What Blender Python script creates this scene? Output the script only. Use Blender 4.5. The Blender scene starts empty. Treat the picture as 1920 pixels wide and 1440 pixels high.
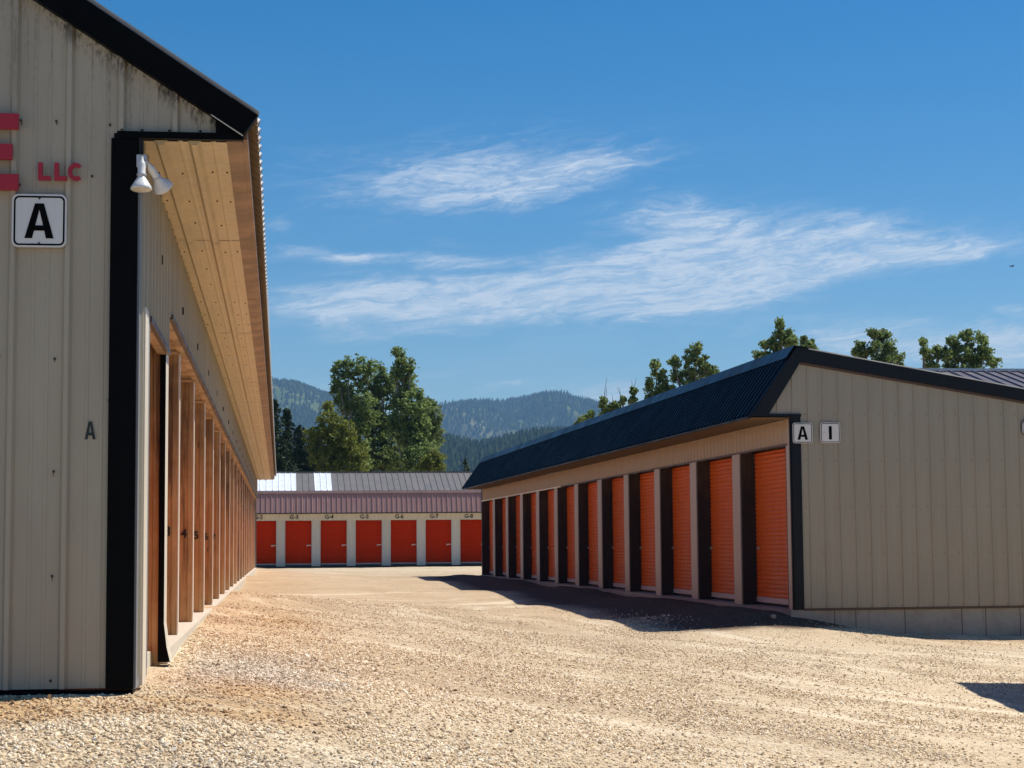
import bpy, math, random
import numpy as np
from mathutils import Vector, Matrix
R = math.radians
sc = bpy.context.scene
COL = sc.collection
rng = np.random.default_rng(7)
random.seed(7)

# ------------------------------------------------------------------ camera
FPX = 3467.0
CAMZ = 1.5
PITCH = math.atan(301 / FPX)
ROLL = -0.008
cd = bpy.data.cameras.new('camera')
cam = bpy.data.objects.new('camera', cd)
COL.objects.link(cam)
cam.matrix_world = Matrix.Translation((0, 0, CAMZ)) @ Matrix.Rotation(math.pi / 2 + PITCH, 4, 'X') @ Matrix.Rotation(ROLL, 4, 'Z')
cd.sensor_fit = 'HORIZONTAL'
cd.sensor_width = 36
cd.lens = 36 * FPX / 1920
cd.clip_start = 0.1
cd.clip_end = 30000
sc.camera = cam
_R3 = (Matrix.Rotation(math.pi / 2 + PITCH, 3, 'X') @ Matrix.Rotation(ROLL, 3, 'Z'))

def at(px, py, Y):
    """world point seen at photo pixel (px, py) at distance Y ahead"""
    d = _R3 @ Vector(((px - 960) / FPX, -(py - 720) / FPX, -1))
    return Vector((0, 0, CAMZ)) + d * (Y / d.y)

# ------------------------------------------------------------------ light
SUN = Vector((0.57, 0.26, 1.0)).normalized()
sun_el = math.asin(SUN.z)
sun_az = math.atan2(SUN.x, SUN.y)
ld = bpy.data.lights.new('sun', 'SUN')
ld.energy = 5.0
ld.angle = R(0.5)
ld.color = (1.0, 0.945, 0.86)
lo = bpy.data.objects.new('sun', ld)
lo.rotation_euler = (-SUN).to_track_quat('-Z', 'Y').to_euler()
lo.location = (30, 10, 50)
COL.objects.link(lo)
SKY_STR = 0.085

w = bpy.data.worlds.new('World')
sc.world = w
w.use_nodes = True
sc.view_settings.view_transform = 'Standard'
sc.view_settings.look = 'None'
sc.view_settings.exposure = 0.2
sc.view_settings.gamma = 1.0
sc.view_settings.use_curve_mapping = False
sc.cycles.max_bounces = 8
sc.cycles.diffuse_bounces = 5
sc.cycles.volume_bounces = 0
sc.cycles.transparent_max_bounces = 8

class NT:
    """tiny node-tree writer"""
    def __init__(s, nt):
        s.nt = nt
    def n(s, t, **kw):
        nd = s.nt.nodes.new(t)
        for k, v in kw.items():
            if k.startswith('i_'):
                key = k[2:]
                key = int(key) if key.isdigit() else key.replace('_', ' ')
                s.set(nd, key, v)
            else:
                setattr(nd, k, v)
        return nd
    def set(s, nd, key, v):
        sock = nd.inputs[key]
        if isinstance(v, bpy.types.NodeSocket):
            s.nt.links.new(v, sock)
        else:
            if hasattr(sock.default_value, '__len__') and not hasattr(v, '__len__'):
                v = (v, v, v)
            if hasattr(sock.default_value, '__len__') and len(sock.default_value) == 4 and len(v) == 3:
                v = (*v, 1)
            sock.default_value = v
    def m(s, op, a, b=0.0, c=None, clamp=False):
        nd = s.n('ShaderNodeMath', operation=op, use_clamp=clamp)
        s.set(nd, 0, a); s.set(nd, 1, b)
        if c is not None: s.set(nd, 2, c)
        return nd.outputs[0]
    def v(s, op, a, b=(0, 0, 0)):
        nd = s.n('ShaderNodeVectorMath', operation=op)
        s.set(nd, 0, a)
        if op == 'SCALE': s.set(nd, 3, b)
        else: s.set(nd, 1, b)
        return nd.outputs['Value'] if op in ('LENGTH', 'DOT_PRODUCT') else nd.outputs[0]
    def mix(s, f, a, b, mode='MIX'):
        nd = s.n('ShaderNodeMix', data_type='RGBA', blend_type=mode)
        s.set(nd, 0, f); s.set(nd, 6, a); s.set(nd, 7, b)
        return nd.outputs[2]
    def ramp(s, f, stops, interp='LINEAR'):
        nd = s.n('ShaderNodeValToRGB')
        cr = nd.color_ramp
        cr.interpolation = interp
        while len(cr.elements) < len(stops): cr.elements.new(0.5)
        for e, (p, c) in zip(cr.elements, stops):
            e.position = p
            e.color = (*c, 1) if hasattr(c, '__len__') else (c, c, c, 1)
        s.set(nd, 0, f)
        return nd.outputs[0]
    def mr(s, f, a, b, c=0.0, d=1.0, smooth=True):
        nd = s.n('ShaderNodeMapRange', interpolation_type='SMOOTHSTEP' if smooth else 'LINEAR')
        for k, v in zip((0, 1, 2, 3, 4), (f, a, b, c, d)): s.set(nd, k, v)
        return nd.outputs[0]
    def noise(s, vec, scale, detail=4, rough=0.55, dist=0.0, out=0):
        nd = s.n('ShaderNodeTexNoise')
        s.set(nd, 'Vector', vec); s.set(nd, 'Scale', scale); s.set(nd, 'Detail', detail)
        s.set(nd, 'Roughness', rough); s.set(nd, 'Distortion', dist)
        return nd.outputs[out]
    def vor(s, vec, scale, feature='F1', rand=1.0):
        nd = s.n('ShaderNodeTexVoronoi', feature=feature)
        s.set(nd, 'Vector', vec); s.set(nd, 'Scale', scale); s.set(nd, 'Randomness', rand)
        return nd
    def comb(s, x, y, z):
        nd = s.n('ShaderNodeCombineXYZ')
        for k, v in enumerate((x, y, z)): s.set(nd, k, v)
        return nd.outputs[0]
    def sep(s, v):
        nd = s.n('ShaderNodeSeparateXYZ'); s.set(nd, 0, v)
        return nd.outputs

# world: Nishita sky with wispy cirrus laid out by sky direction
t = NT(w.node_tree)
w.node_tree.nodes.clear()
sky = t.n('ShaderNodeTexSky', sky_type='NISHITA', sun_disc=False, sun_elevation=sun_el, sun_rotation=sun_az,
          altitude=600, air_density=1.0, dust_density=0.4, ozone_density=2.6)
tc = t.n('ShaderNodeTexCoord')
dirv = t.v('NORMALIZE', tc.outputs['Generated'])
dx, dy, dz = t.sep(dirv)
azd = t.m('MULTIPLY', t.m('ARCTAN2', dx, dy), 180 / math.pi)
eld = t.m('MULTIPLY', t.m('ARCSINE', dz), 180 / math.pi)

def az_el(px, py):
    d = (_R3 @ Vector(((px - 960) / FPX, -(py - 720) / FPX, -1))).normalized()
    return math.degrees(math.atan2(d.x, d.y)), math.degrees(math.asin(d.z))

ae = t.comb(azd, eld, 0.0)
warp = t.v('SUBTRACT', t.noise(t.v('MULTIPLY', ae, (0.25, 0.8, 1)), 1.0, 4, 0.55, 0, 1), (0.5, 0.5, 0.5))
aew = t.v('ADD', ae, t.v('MULTIPLY', warp, (3.4, 0.9, 0.0)))
# (pixel ends of a streak, half thickness in px, strength)
streaks = [((640, 372), (1130, 316), 44, 0.62), ((900, 372), (1060, 368), 24, 0.4), ((1000, 335), (1230, 292), 22, 0.4),
           ((470, 572), (1010, 562), 42, 1.15), ((900, 545), (1430, 548), 54, 1.1), ((1150, 500), (1560, 480), 58, 0.85),
           ((1230, 420), (1330, 430), 48, 0.55), ((1400, 490), (1900, 446), 38, 0.8), ((1700, 480), (1960, 462), 20, 0.4), ((560, 330), (1250, 282), 60, 0.3), ((1150, 395), (1700, 425), 40, 0.35), ((1250, 570), (1560, 505), 26, 0.6),
           ((1500, 440), (1700, 430), 26, 0.3), ((470, 480), (830, 488), 13, 0.8), ((800, 492), (960, 492), 12, 0.5),
           ((500, 420), (560, 430), 14, 0.25), ((560, 634), (900, 622), 10, 0.3), ((1190, 612), (1260, 596), 8, 0.35),
           ((1480, 640), (1740, 640), 44, 0.7), ((1760, 662), (2000, 645), 50, 0.9), ((1040, 742), (1230, 748), 26, 0.7),
           ((560, 712), (660, 720), 12, 0.3), ((900, 738), (1010, 720), 12, 0.35), ((1350, 628), (1450, 596), 10, 0.2),
           ((1880, 580), (1960, 576), 12, 0.4), ((1120, 430), (1240, 410), 16, 0.3), ((780, 460), (900, 456), 10, 0.25),
           ((-800, 500), (-100, 420), 50, 0.5), ((2100, 430), (2700, 520), 60, 0.5)]
total = None
DPP = math.degrees(1 / FPX)
for (a, b, th, st) in streaks:
    A, B = az_el(*a), az_el(*b)
    cx, cy = (A[0] + B[0]) / 2, (A[1] + B[1]) / 2
    L = math.hypot(B[0] - A[0], B[1] - A[1]) / 2 + th * DPP
    ang = math.atan2(B[1] - A[1], B[0] - A[0])
    mp = t.n('ShaderNodeMapping', vector_type='TEXTURE')
    mp.inputs['Location'].default_value = (cx, cy, 0)
    mp.inputs['Rotation'].default_value = (0, 0, ang)
    mp.inputs['Scale'].default_value = (L * 1.2, th * DPP * 1.6, 1)
    w.node_tree.links.new(aew, mp.inputs['Vector'])
    g = t.mr(t.v('LENGTH', mp.outputs[0]), 1.15, 0.0, 0.0, st)
    total = g if total is None else t.m('ADD', total, g)
rot = t.n('ShaderNodeMapping'); rot.inputs['Rotation'].default_value = (0, 0, R(-7))
w.node_tree.links.new(aew, rot.inputs['Vector'])
fib = t.noise(t.v('MULTIPLY', rot.outputs[0], (0.55, 3.2, 1)), 1.0, 7, 0.62, 0.6)
fib2 = t.noise(t.v('MULTIPLY', ae, (1.6, 4.0, 1)), 1.0, 5, 0.6, 1.0)
fibm = t.mr(t.m('ADD', t.m('MULTIPLY', fib, 0.75), t.m('MULTIPLY', fib2, 0.25)), 0.28, 0.72, 0.42, 1.35)
thin = t.mr(t.noise(t.v('MULTIPLY', ae, (0.22, 1.3, 1)), 1.0, 6, 0.6, 0.8), 0.45, 0.8, 0.0, 0.2)
tt = t.m('MINIMUM', t.m('MULTIPLY', total, 1.15), 1.0)
fine3 = t.noise(t.v('MULTIPLY', rot.outputs[0], (2.2, 13.0, 1)), 1.0, 5, 0.65, 0.4)
ff = t.m('ADD', t.m('ADD', t.m('MULTIPLY', fib, 0.62), t.m('MULTIPLY', fib2, 0.2)), t.m('MULTIPLY', fine3, 0.18))
ero = t.m('ADD', tt, t.m('MULTIPLY', t.m('SUBTRACT', ff, 0.5), 2.3))
fine4 = t.noise(t.v('MULTIPLY', rot.outputs[0], (1.1, 24.0, 1)), 1.0, 4, 0.6, 0.5)
wisp = t.mr(t.m('ADD', t.m('MULTIPLY', fine3, 0.38), t.m('ADD', t.m('MULTIPLY', fine4, 0.14), t.m('MULTIPLY', fib, 0.65))), 0.44, 0.78, 0.36, 1.0)
low = t.mr(eld, 9.0, 3.0)
cl = t.m('ADD', t.m('MULTIPLY', t.m('MULTIPLY', t.mr(ero, -0.12, 1.15), t.m('POWER', tt, 0.6)), wisp), t.m('MULTIPLY', thin, low))
cl = t.m('MULTIPLY', cl, t.mr(eld, 0.5, 3.5), clamp=True)
cl = t.m('MINIMUM', cl, 0.82)
hs = t.n('ShaderNodeHueSaturation')
t.set(hs, 'Color', sky.outputs[0]); t.set(hs, 'Saturation', 1.5); t.set(hs, 'Value', 1.08)
skyc = hs.outputs[0]
cloudc = (7.8, 8.6, 9.6)
mixc = t.mix(cl, skyc, cloudc)
bg = t.n('ShaderNodeBackground', i_Strength=SKY_STR)
t.set(bg, 'Color', mixc)
wo = t.n('ShaderNodeOutputWorld')
w.node_tree.links.new(bg.outputs[0], wo.inputs[0])

# ------------------------------------------------------------------ materials
def mat(name, fn=None, color=None, rough=0.6, metal=0.0, spec=0.5):
    m = bpy.data.materials.new(name)
    m.use_nodes = True
    nt = m.node_tree
    t = NT(nt)
    b = nt.nodes['Principled BSDF']
    b.inputs['Roughness'].default_value = rough
    b.inputs['Metallic'].default_value = metal
    b.inputs['Specular IOR Level'].default_value = spec
    if color: b.inputs['Base Color'].default_value = (*color, 1)
    if fn: fn(t, b, nt)
    return m

def obj_co(t):
    return t.n('ShaderNodeTexCoord').outputs['Object']

def bump(t, b, h, strength=0.4, dist=0.01):
    nd = t.n('ShaderNodeBump')
    t.set(nd, 'Height', h); nd.inputs['Strength'].default_value = strength; nd.inputs['Distance'].default_value = dist
    t.nt.links.new(nd.outputs[0], b.inputs['Normal'])

def painted(base, var=0.12, rough=0.45, dents=0.25, spec=0.35):
    """painted sheet metal: slight colour drift, faint runs, oil-canning"""
    def fn(t, b, nt):
        co = obj_co(t)
        n1 = t.noise(t.v('MULTIPLY', co, (1, 1, 0.25)), 2.3, 5, 0.6)
        n2 = t.noise(t.v('MULTIPLY', co, (14, 14, 0.7)), 1.0, 4, 0.6)
        f = t.mr(t.m('ADD', t.m('MULTIPLY', n1, 0.5), t.m('MULTIPLY', n2, 0.5)), 0.3, 0.7)
        lo_ = tuple(c * (1 - var) for c in base); hi = tuple(min(1, c * (1 + var)) for c in base)
        oi = t.n('ShaderNodeObjectInfo')
        t.set(b, 'Base Color', t.mix(t.m('MULTIPLY', oi.outputs['Random'], 0.16), t.mix(f, lo_, hi), tuple(c * .35 for c in base)))
        t.set(b, 'Roughness', t.mr(n1, 0.3, 0.7, rough - 0.08, rough + 0.12))
        b.inputs['Specular IOR Level'].default_value = spec
        bump(t, b, t.noise(co, 1.6, 2, 0.5), dents, 0.02)
    return fn

def siding_dirty(t, b, nt):
    """cream sheet siding of the near building: dark mildew runs starting under the rake and under fixings"""
    co = obj_co(t)
    x, y, z = t.sep(co)
    n1 = t.noise(t.v('MULTIPLY', co, (1, 1, 0.25)), 2.0, 5, 0.6)
    base = t.mix(t.mr(n1, 0.3, 0.7), (0.365, 0.315, 0.235), (0.43, 0.378, 0.282))
    # distance below the rake line
    rake = t.m('SUBTRACT', t.m('ADD', 3.785, t.m('MULTIPLY', t.m('SUBTRACT', 0.577, x), 0.65)), z)
    streak = t.noise(t.v('MULTIPLY', co, (26, 26, 1.1)), 1.0, 5, 0.65)
    fine = t.noise(t.v('MULTIPLY', co, (60, 60, 22)), 1.0, 4, 0.7)
    patch = t.noise(t.v('MULTIPLY', co, (9, 9, 3.5)), 1.0, 3, 0.6)
    near = t.mr(rake, 0.0, 0.16, 1.0, 0.0)
    mid = t.mr(rake, 0.0, 0.9, 1.0, 0.0)
    k1 = t.m('MULTIPLY', near, t.mr(t.m('ADD', t.m('MULTIPLY', fine, 0.5), t.m('MULTIPLY', patch, 0.6)), 0.50, 0.64))
    k2 = t.m('MULTIPLY', mid, t.mr(t.m('ADD', t.m('MULTIPLY', streak, 0.7), t.m('MULTIPLY', fine, 0.35)), 0.52, 0.72, 0, 0.6))
    k3 = t.mr(t.m('ADD', t.m('MULTIPLY', streak, 0.7), t.m('MULTIPLY', fine, 0.35)), 0.62, 0.80, 0, 0.45)
    k = t.m('MAXIMUM', t.m('MAXIMUM', k1, k2), k3)
    t.set(b, 'Base Color', t.mix(k, base, (0.055, 0.045, 0.03)))
    t.set(b, 'Roughness', 0.5)
    bump(t, b, t.noise(co, 1.4, 2, 0.5), 0.25, 0.02)

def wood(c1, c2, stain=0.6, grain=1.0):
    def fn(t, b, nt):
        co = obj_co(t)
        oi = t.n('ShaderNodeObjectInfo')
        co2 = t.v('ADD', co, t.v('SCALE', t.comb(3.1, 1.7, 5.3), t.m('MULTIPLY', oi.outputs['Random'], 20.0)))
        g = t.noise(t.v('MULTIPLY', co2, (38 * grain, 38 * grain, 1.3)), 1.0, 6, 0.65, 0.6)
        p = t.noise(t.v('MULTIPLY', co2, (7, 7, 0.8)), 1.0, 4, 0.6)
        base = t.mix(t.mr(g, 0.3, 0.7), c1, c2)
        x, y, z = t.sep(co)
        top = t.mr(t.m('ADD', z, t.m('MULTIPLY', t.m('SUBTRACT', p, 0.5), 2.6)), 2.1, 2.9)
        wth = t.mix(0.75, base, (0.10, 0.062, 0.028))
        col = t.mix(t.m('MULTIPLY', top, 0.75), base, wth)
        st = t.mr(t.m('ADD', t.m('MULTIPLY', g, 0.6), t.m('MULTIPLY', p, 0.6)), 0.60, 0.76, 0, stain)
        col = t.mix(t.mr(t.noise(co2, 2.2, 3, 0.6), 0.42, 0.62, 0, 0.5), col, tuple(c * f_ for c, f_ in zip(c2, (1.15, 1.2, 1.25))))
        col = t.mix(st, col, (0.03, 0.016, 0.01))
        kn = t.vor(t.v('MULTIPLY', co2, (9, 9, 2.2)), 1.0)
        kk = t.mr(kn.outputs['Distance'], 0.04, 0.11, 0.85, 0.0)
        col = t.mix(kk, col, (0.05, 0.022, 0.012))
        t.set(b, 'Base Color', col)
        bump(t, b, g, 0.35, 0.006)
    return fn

def siding_b(t, b, nt):
    painted((0.37, 0.338, 0.262), 0.06)(t, b, nt)
    base = b.inputs['Base Color'].links[0].from_socket
    co = obj_co(t); x, y, z = t.sep(co)
    n = t.noise(t.v('MULTIPLY', co, (5, 1, 2)), 1.0, 5, 0.65)
    d1 = t.mr(t.m('ADD', z, t.m('MULTIPLY', n, -0.9)), -0.05, 0.45, 0.45, 0.0)
    col = t.mix(d1, base, (0.40, 0.33, 0.235))
    st = t.noise(t.v('MULTIPLY', co, (22, 1, 0.8)), 1.0, 5, 0.65)
    col = t.mix(t.mr(st, 0.58, 0.78, 0, 0.22), col, (0.20, 0.17, 0.135))
    t.set(b, 'Base Color', col)

def conc(t, b, nt):
    co = obj_co(t)
    n = t.noise(co, 3.0, 6, 0.65); n2 = t.noise(co, 22.0, 5, 0.7)
    f = t.m('ADD', t.m('MULTIPLY', n, 0.6), t.m('MULTIPLY', n2, 0.4))
    t.set(b, 'Base Color', t.ramp(f, [(0.25, (0.19, 0.17, 0.14)), (0.5, (0.32, 0.29, 0.245)), (0.8, (0.42, 0.39, 0.33))]))
    bump(t, b, n2, 0.4, 0.006)

def conc_joint(t, b, nt):
    co = obj_co(t)
    x, y, z = t.sep(co)
    n = t.noise(co, 3.0, 6, 0.65); n2 = t.noise(co, 22.0, 5, 0.7)
    f = t.m('ADD', t.m('MULTIPLY', n, 0.6), t.m('MULTIPLY', n2, 0.4))
    base = t.ramp(f, [(0.25, (0.24, 0.21, 0.17)), (0.5, (0.36, 0.325, 0.27)), (0.8, (0.44, 0.40, 0.34))])
    sx = t.noise(t.v('MULTIPLY', co, (16, 1, 0.5)), 1.0, 4, 0.7)
    base = t.mix(t.mr(sx, 0.56, 0.75, 0, 0.55), base, (0.10, 0.085, 0.06))
    t.set(b, 'Base Color', base)
    bump(t, b, n2, 0.4, 0.006)

def curb_mat(t, b, nt):
    co = obj_co(t)
    n = t.noise(co, 14.0, 5, 0.7)
    t.set(b, 'Base Color', t.ramp(n, [(0.3, (0.50, 0.44, 0.34)), (0.7, (0.76, 0.71, 0.59))]))
    bump(t, b, n, 0.5, 0.01)

def ground_mat(t, b, nt):
    co = obj_co(t)
    at_ = t.n('ShaderNodeAttribute', attribute_name='soil')
    r_, g_, b_ = t.sep(at_.outputs['Vector'])
    wv = t.v('ADD', co, t.v('MULTIPLY', t.v('SUBTRACT', t.noise(co, 30, 3, 0.6, 0, 1), (0.5, 0.5, 0.5)), (0.02, 0.02, 0)))
    v1 = t.vor(wv, 30.0); v2 = t.vor(wv, 62.0)
    c1 = t.sep(v1.outputs['Color'])[0]; c2 = t.sep(v2.outputs['Color'])[1]
    big = t.noise(co, 0.55, 6, 0.62)
    mid = t.noise(co, 4.0, 5, 0.65)
    fine = t.noise(co, 90.0, 3, 0.7)
    st = t.m('ADD', t.m('ADD', t.m('MULTIPLY', c1, 0.5), t.m('MULTIPLY', c2, 0.3)), t.m('MULTIPLY', fine, 0.25))
    stone = t.ramp(st, [(0.12, (0.14, 0.095, 0.05)), (0.30, (0.42, 0.295, 0.165)), (0.55, (0.68, 0.515, 0.315)), (0.9, (0.84, 0.70, 0.49))])
    cream = t.ramp(t.m('ADD', t.m('MULTIPLY', fine, 0.5), t.m('MULTIPLY', c2, 0.5)),
                   [(0.15, (0.44, 0.32, 0.18)), (0.42, (0.76, 0.605, 0.40)), (0.85, (0.89, 0.765, 0.56))])
    fm = t.mr(t.m('ADD', t.m('MULTIPLY', big, 0.6), t.m('MULTIPLY', mid, 0.4)), 0.40, 0.60)
    fm = t.m('MAXIMUM', t.m('MULTIPLY', fm, 0.75), t.m('MULTIPLY', b_, 0.9))
    col = t.mix(fm, stone, cream)
    grey = t.ramp(st, [(0.12, (0.07, 0.06, 0.05)), (0.36, (0.27, 0.235, 0.19)), (0.62, (0.50, 0.45, 0.37)), (0.92, (0.78, 0.73, 0.64))])
    gm = t.m('MULTIPLY', r_, t.mr(mid, 0.3, 0.62, 0.5, 1.0))
    col = t.mix(gm, col, grey)
    dirt = t.ramp(t.m('ADD', t.m('MULTIPLY', fine, 0.5), t.m('MULTIPLY', c1, 0.5)),
                  [(0.15, (0.30, 0.16, 0.065)), (0.5, (0.62, 0.39, 0.175)), (0.9, (0.80, 0.58, 0.31))])
    dm = t.m('MULTIPLY', g_, t.mr(t.m('ADD', t.m('MULTIPLY', mid, 0.5), t.m('MULTIPLY', t.noise(co, 1.7, 4, 0.6), 0.5)), 0.36, 0.52))
    col = t.mix(dm, col, dirt)
    # dark noise lines painting the shade of crevices between stones
    wn1 = t.m('ABSOLUTE', t.m('SUBTRACT', t.noise(co, 34, 2, 0.5, 0.9), 0.5))
    wn2 = t.m('ABSOLUTE', t.m('SUBTRACT', t.noise(t.v('ADD', co, (7.3, 2.1, 0)), 15, 3, 0.6, 0.7), 0.5))
    crev_shade = t.m('MAXIMUM', t.mr(wn1, 0.012, 0.05, 0.75, 0.0), t.mr(wn2, 0.006, 0.03, 0.5, 0.0))
    col = t.mix(t.m('MULTIPLY', crev_shade, t.mr(mid, 0.35, 0.6, 0.55, 1.0)), col, (0.20, 0.135, 0.075))
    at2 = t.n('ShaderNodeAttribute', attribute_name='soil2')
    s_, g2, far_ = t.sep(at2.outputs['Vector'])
    col = t.mix(t.m('MULTIPLY', far_, 0.55), col, (0.50, 0.355, 0.21))
    grass = t.ramp(st, [(0.2, (0.12, 0.12, 0.04)), (0.7, (0.35, 0.32, 0.17))])
    col = t.mix(t.m('MULTIPLY', g2, t.mr(mid, 0.4, 0.6)), col, grass)
    # wheel-worn darker streaks running down the drive
    tr = t.noise(t.v('MULTIPLY', co, (2.2, 0.35, 1)), 1.0, 5, 0.6, 0.5)
    col = t.mix(t.mr(tr, 0.56, 0.72, 0, 0.26), col, (0.32, 0.215, 0.12))
    cx_, cy_, cz_ = t.sep(co)
    ax_ = t.m('SUBTRACT', cx_, 12.0); ay_ = t.m('SUBTRACT', cy_, 31.0)
    rad = t.m('SQRT', t.m('ADD', t.m('MULTIPLY', ax_, ax_), t.m('MULTIPLY', ay_, ay_)))
    ang = t.m('ARCTAN2', ay_, ax_)
    arc = t.noise(t.comb(t.m('MULTIPLY', rad, 1.7), t.m('MULTIPLY', ang, 1.6), 0.0), 1.0, 4, 0.6, 0.2)
    col = t.mix(t.mr(arc, 0.52, 0.66, 0, 0.34), col, (0.36, 0.25, 0.15))
    col = t.mix(t.mr(arc, 0.46, 0.36, 0, 0.45), col, (0.86, 0.75, 0.56))
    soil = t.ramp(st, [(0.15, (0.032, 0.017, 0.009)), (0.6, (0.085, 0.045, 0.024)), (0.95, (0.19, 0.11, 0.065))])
    col = t.mix(s_, col, soil)  # soil colour, also carrying part of the shade beside the building
    t.set(b, 'Base Color', col)
    t.set(b, 'Roughness', 0.95)
    h = t.m('ADD', t.m('MULTIPLY', v1.outputs['Distance'], -1.0), t.m('MULTIPLY', v2.outputs['Distance'], -0.5))
    h = t.m('MULTIPLY', h, t.mr(fm, 0, 1, 1.0, 0.45))
    bump(t, b, h, 0.85, 0.022)

def stone_mat(t, b, nt):
    gi = t.n('ShaderNodeNewGeometry')
    r = gi.outputs['Random Per Island']
    t.set(b, 'Base Color', t.ramp(r, [(0.0, (0.22, 0.155, 0.10)), (0.08, (0.46, 0.335, 0.205)), (0.35, (0.80, 0.63, 0.41)),
                                      (0.75, (0.88, 0.73, 0.50)), (1.0, (0.92, 0.83, 0.68))]))
    base = b.inputs['Base Color'].links[0].from_socket
    at_ = t.n('ShaderNodeAttribute', attribute_name='soil')
    g_, d_, c_ = t.sep(at_.outputs['Vector'])
    dirt = t.ramp(r, [(0.0, (0.26, 0.12, 0.045)), (0.5, (0.58, 0.36, 0.17)), (1.0, (0.80, 0.60, 0.36))])
    grey = t.ramp(r, [(0.0, (0.10, 0.09, 0.08)), (0.3, (0.36, 0.32, 0.27)), (0.6, (0.60, 0.55, 0.46)), (1.0, (0.90, 0.86, 0.78))])
    col = t.mix(t.m('MULTIPLY', g_, 0.8), base, grey)
    col = t.mix(t.m('MULTIPLY', d_, 0.85), col, dirt)
    t.set(b, 'Base Color', col)
    t.set(b, 'Roughness', 0.85)

def leaf(c_dark, c_light, trans=0.35):
    def fn(t, b, nt):
        gi = t.n('ShaderNodeNewGeometry')
        co = obj_co(t)
        n = t.noise(co, 1.3, 3, 0.6)
        f = t.m('ADD', t.m('MULTIPLY', t.m('POWER', gi.outputs['Random Per Island'], 1.2), 0.85), t.mr(n, 0.35, 0.7, 0.0, 0.3), clamp=True)
        col = t.mix(f, c_dark, c_light)
        t.set(b, 'Base Color', col)
        t.set(b, 'Roughness', 0.6); b.inputs['Specular IOR Level'].default_value = 0.2
        tr = t.n('ShaderNodeBsdfTranslucent'); t.set(tr, 'Color', t.mix(0.5, col, tuple(min(1, c * 1.6) for c in c_light)))
        mx = t.n('ShaderNodeMixShader'); mx.inputs[0].default_value = trans
        nt.links.new(b.outputs[0], mx.inputs[1]); nt.links.new(tr.outputs[0], mx.inputs[2])
        nt.links.new(mx.outputs[0], nt.nodes['Material Output'].inputs[0])
    return fn

def hill_mat(t, b, nt):
    co = obj_co(t)
    n = t.noise(co, 0.0028, 7, 0.62, 0.4)
    n2 = t.noise(co, 0.02, 5, 0.65)
    f = t.m('ADD', t.m('MULTIPLY', n, 0.7), t.m('MULTIPLY', n2, 0.3))
    t.set(b, 'Base Color', t.ramp(f, [(0.36, (0.03, 0.052, 0.020)), (0.45, (0.07, 0.10, 0.036)), (0.52, (0.12, 0.14, 0.055)), (0.64, (0.21, 0.185, 0.10))]))
    t.set(b, 'Roughness', 1.0)
    b.inputs['Specular IOR Level'].default_value = 0.0

def far_conifer(t, b, nt):
    gi = t.n('ShaderNodeNewGeometry')
    t.set(b, 'Base Color', t.ramp(gi.outputs['Random Per Island'], [(0.0, (0.025, 0.042, 0.017)), (0.6, (0.052, 0.078, 0.028)), (1.0, (0.09, 0.115, 0.044))]))
    t.set(b, 'Roughness', 0.9)
    b.inputs['Specular IOR Level'].default_value = 0.1

def bark(t, b, nt):
    co = obj_co(t)
    n = t.noise(t.v('MULTIPLY', co, (12, 12, 2)), 1.0, 4, 0.6)
    t.set(b, 'Base Color', t.ramp(n, [(0.3, (0.11, 0.09, 0.07)), (0.7, (0.30, 0.27, 0.22))]))

def translucent_panel(t, b, nt):
    co = obj_co(t)
    n = t.noise(t.v('MULTIPLY', co, (6, 3, 3)), 1.0, 5, 0.7)
    t.set(b, 'Base Color', t.ramp(n, [(0.3, (0.66, 0.72, 0.76)), (0.6, (0.86, 0.88, 0.9))]))
    t.set(b, 'Roughness', 0.3)

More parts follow.
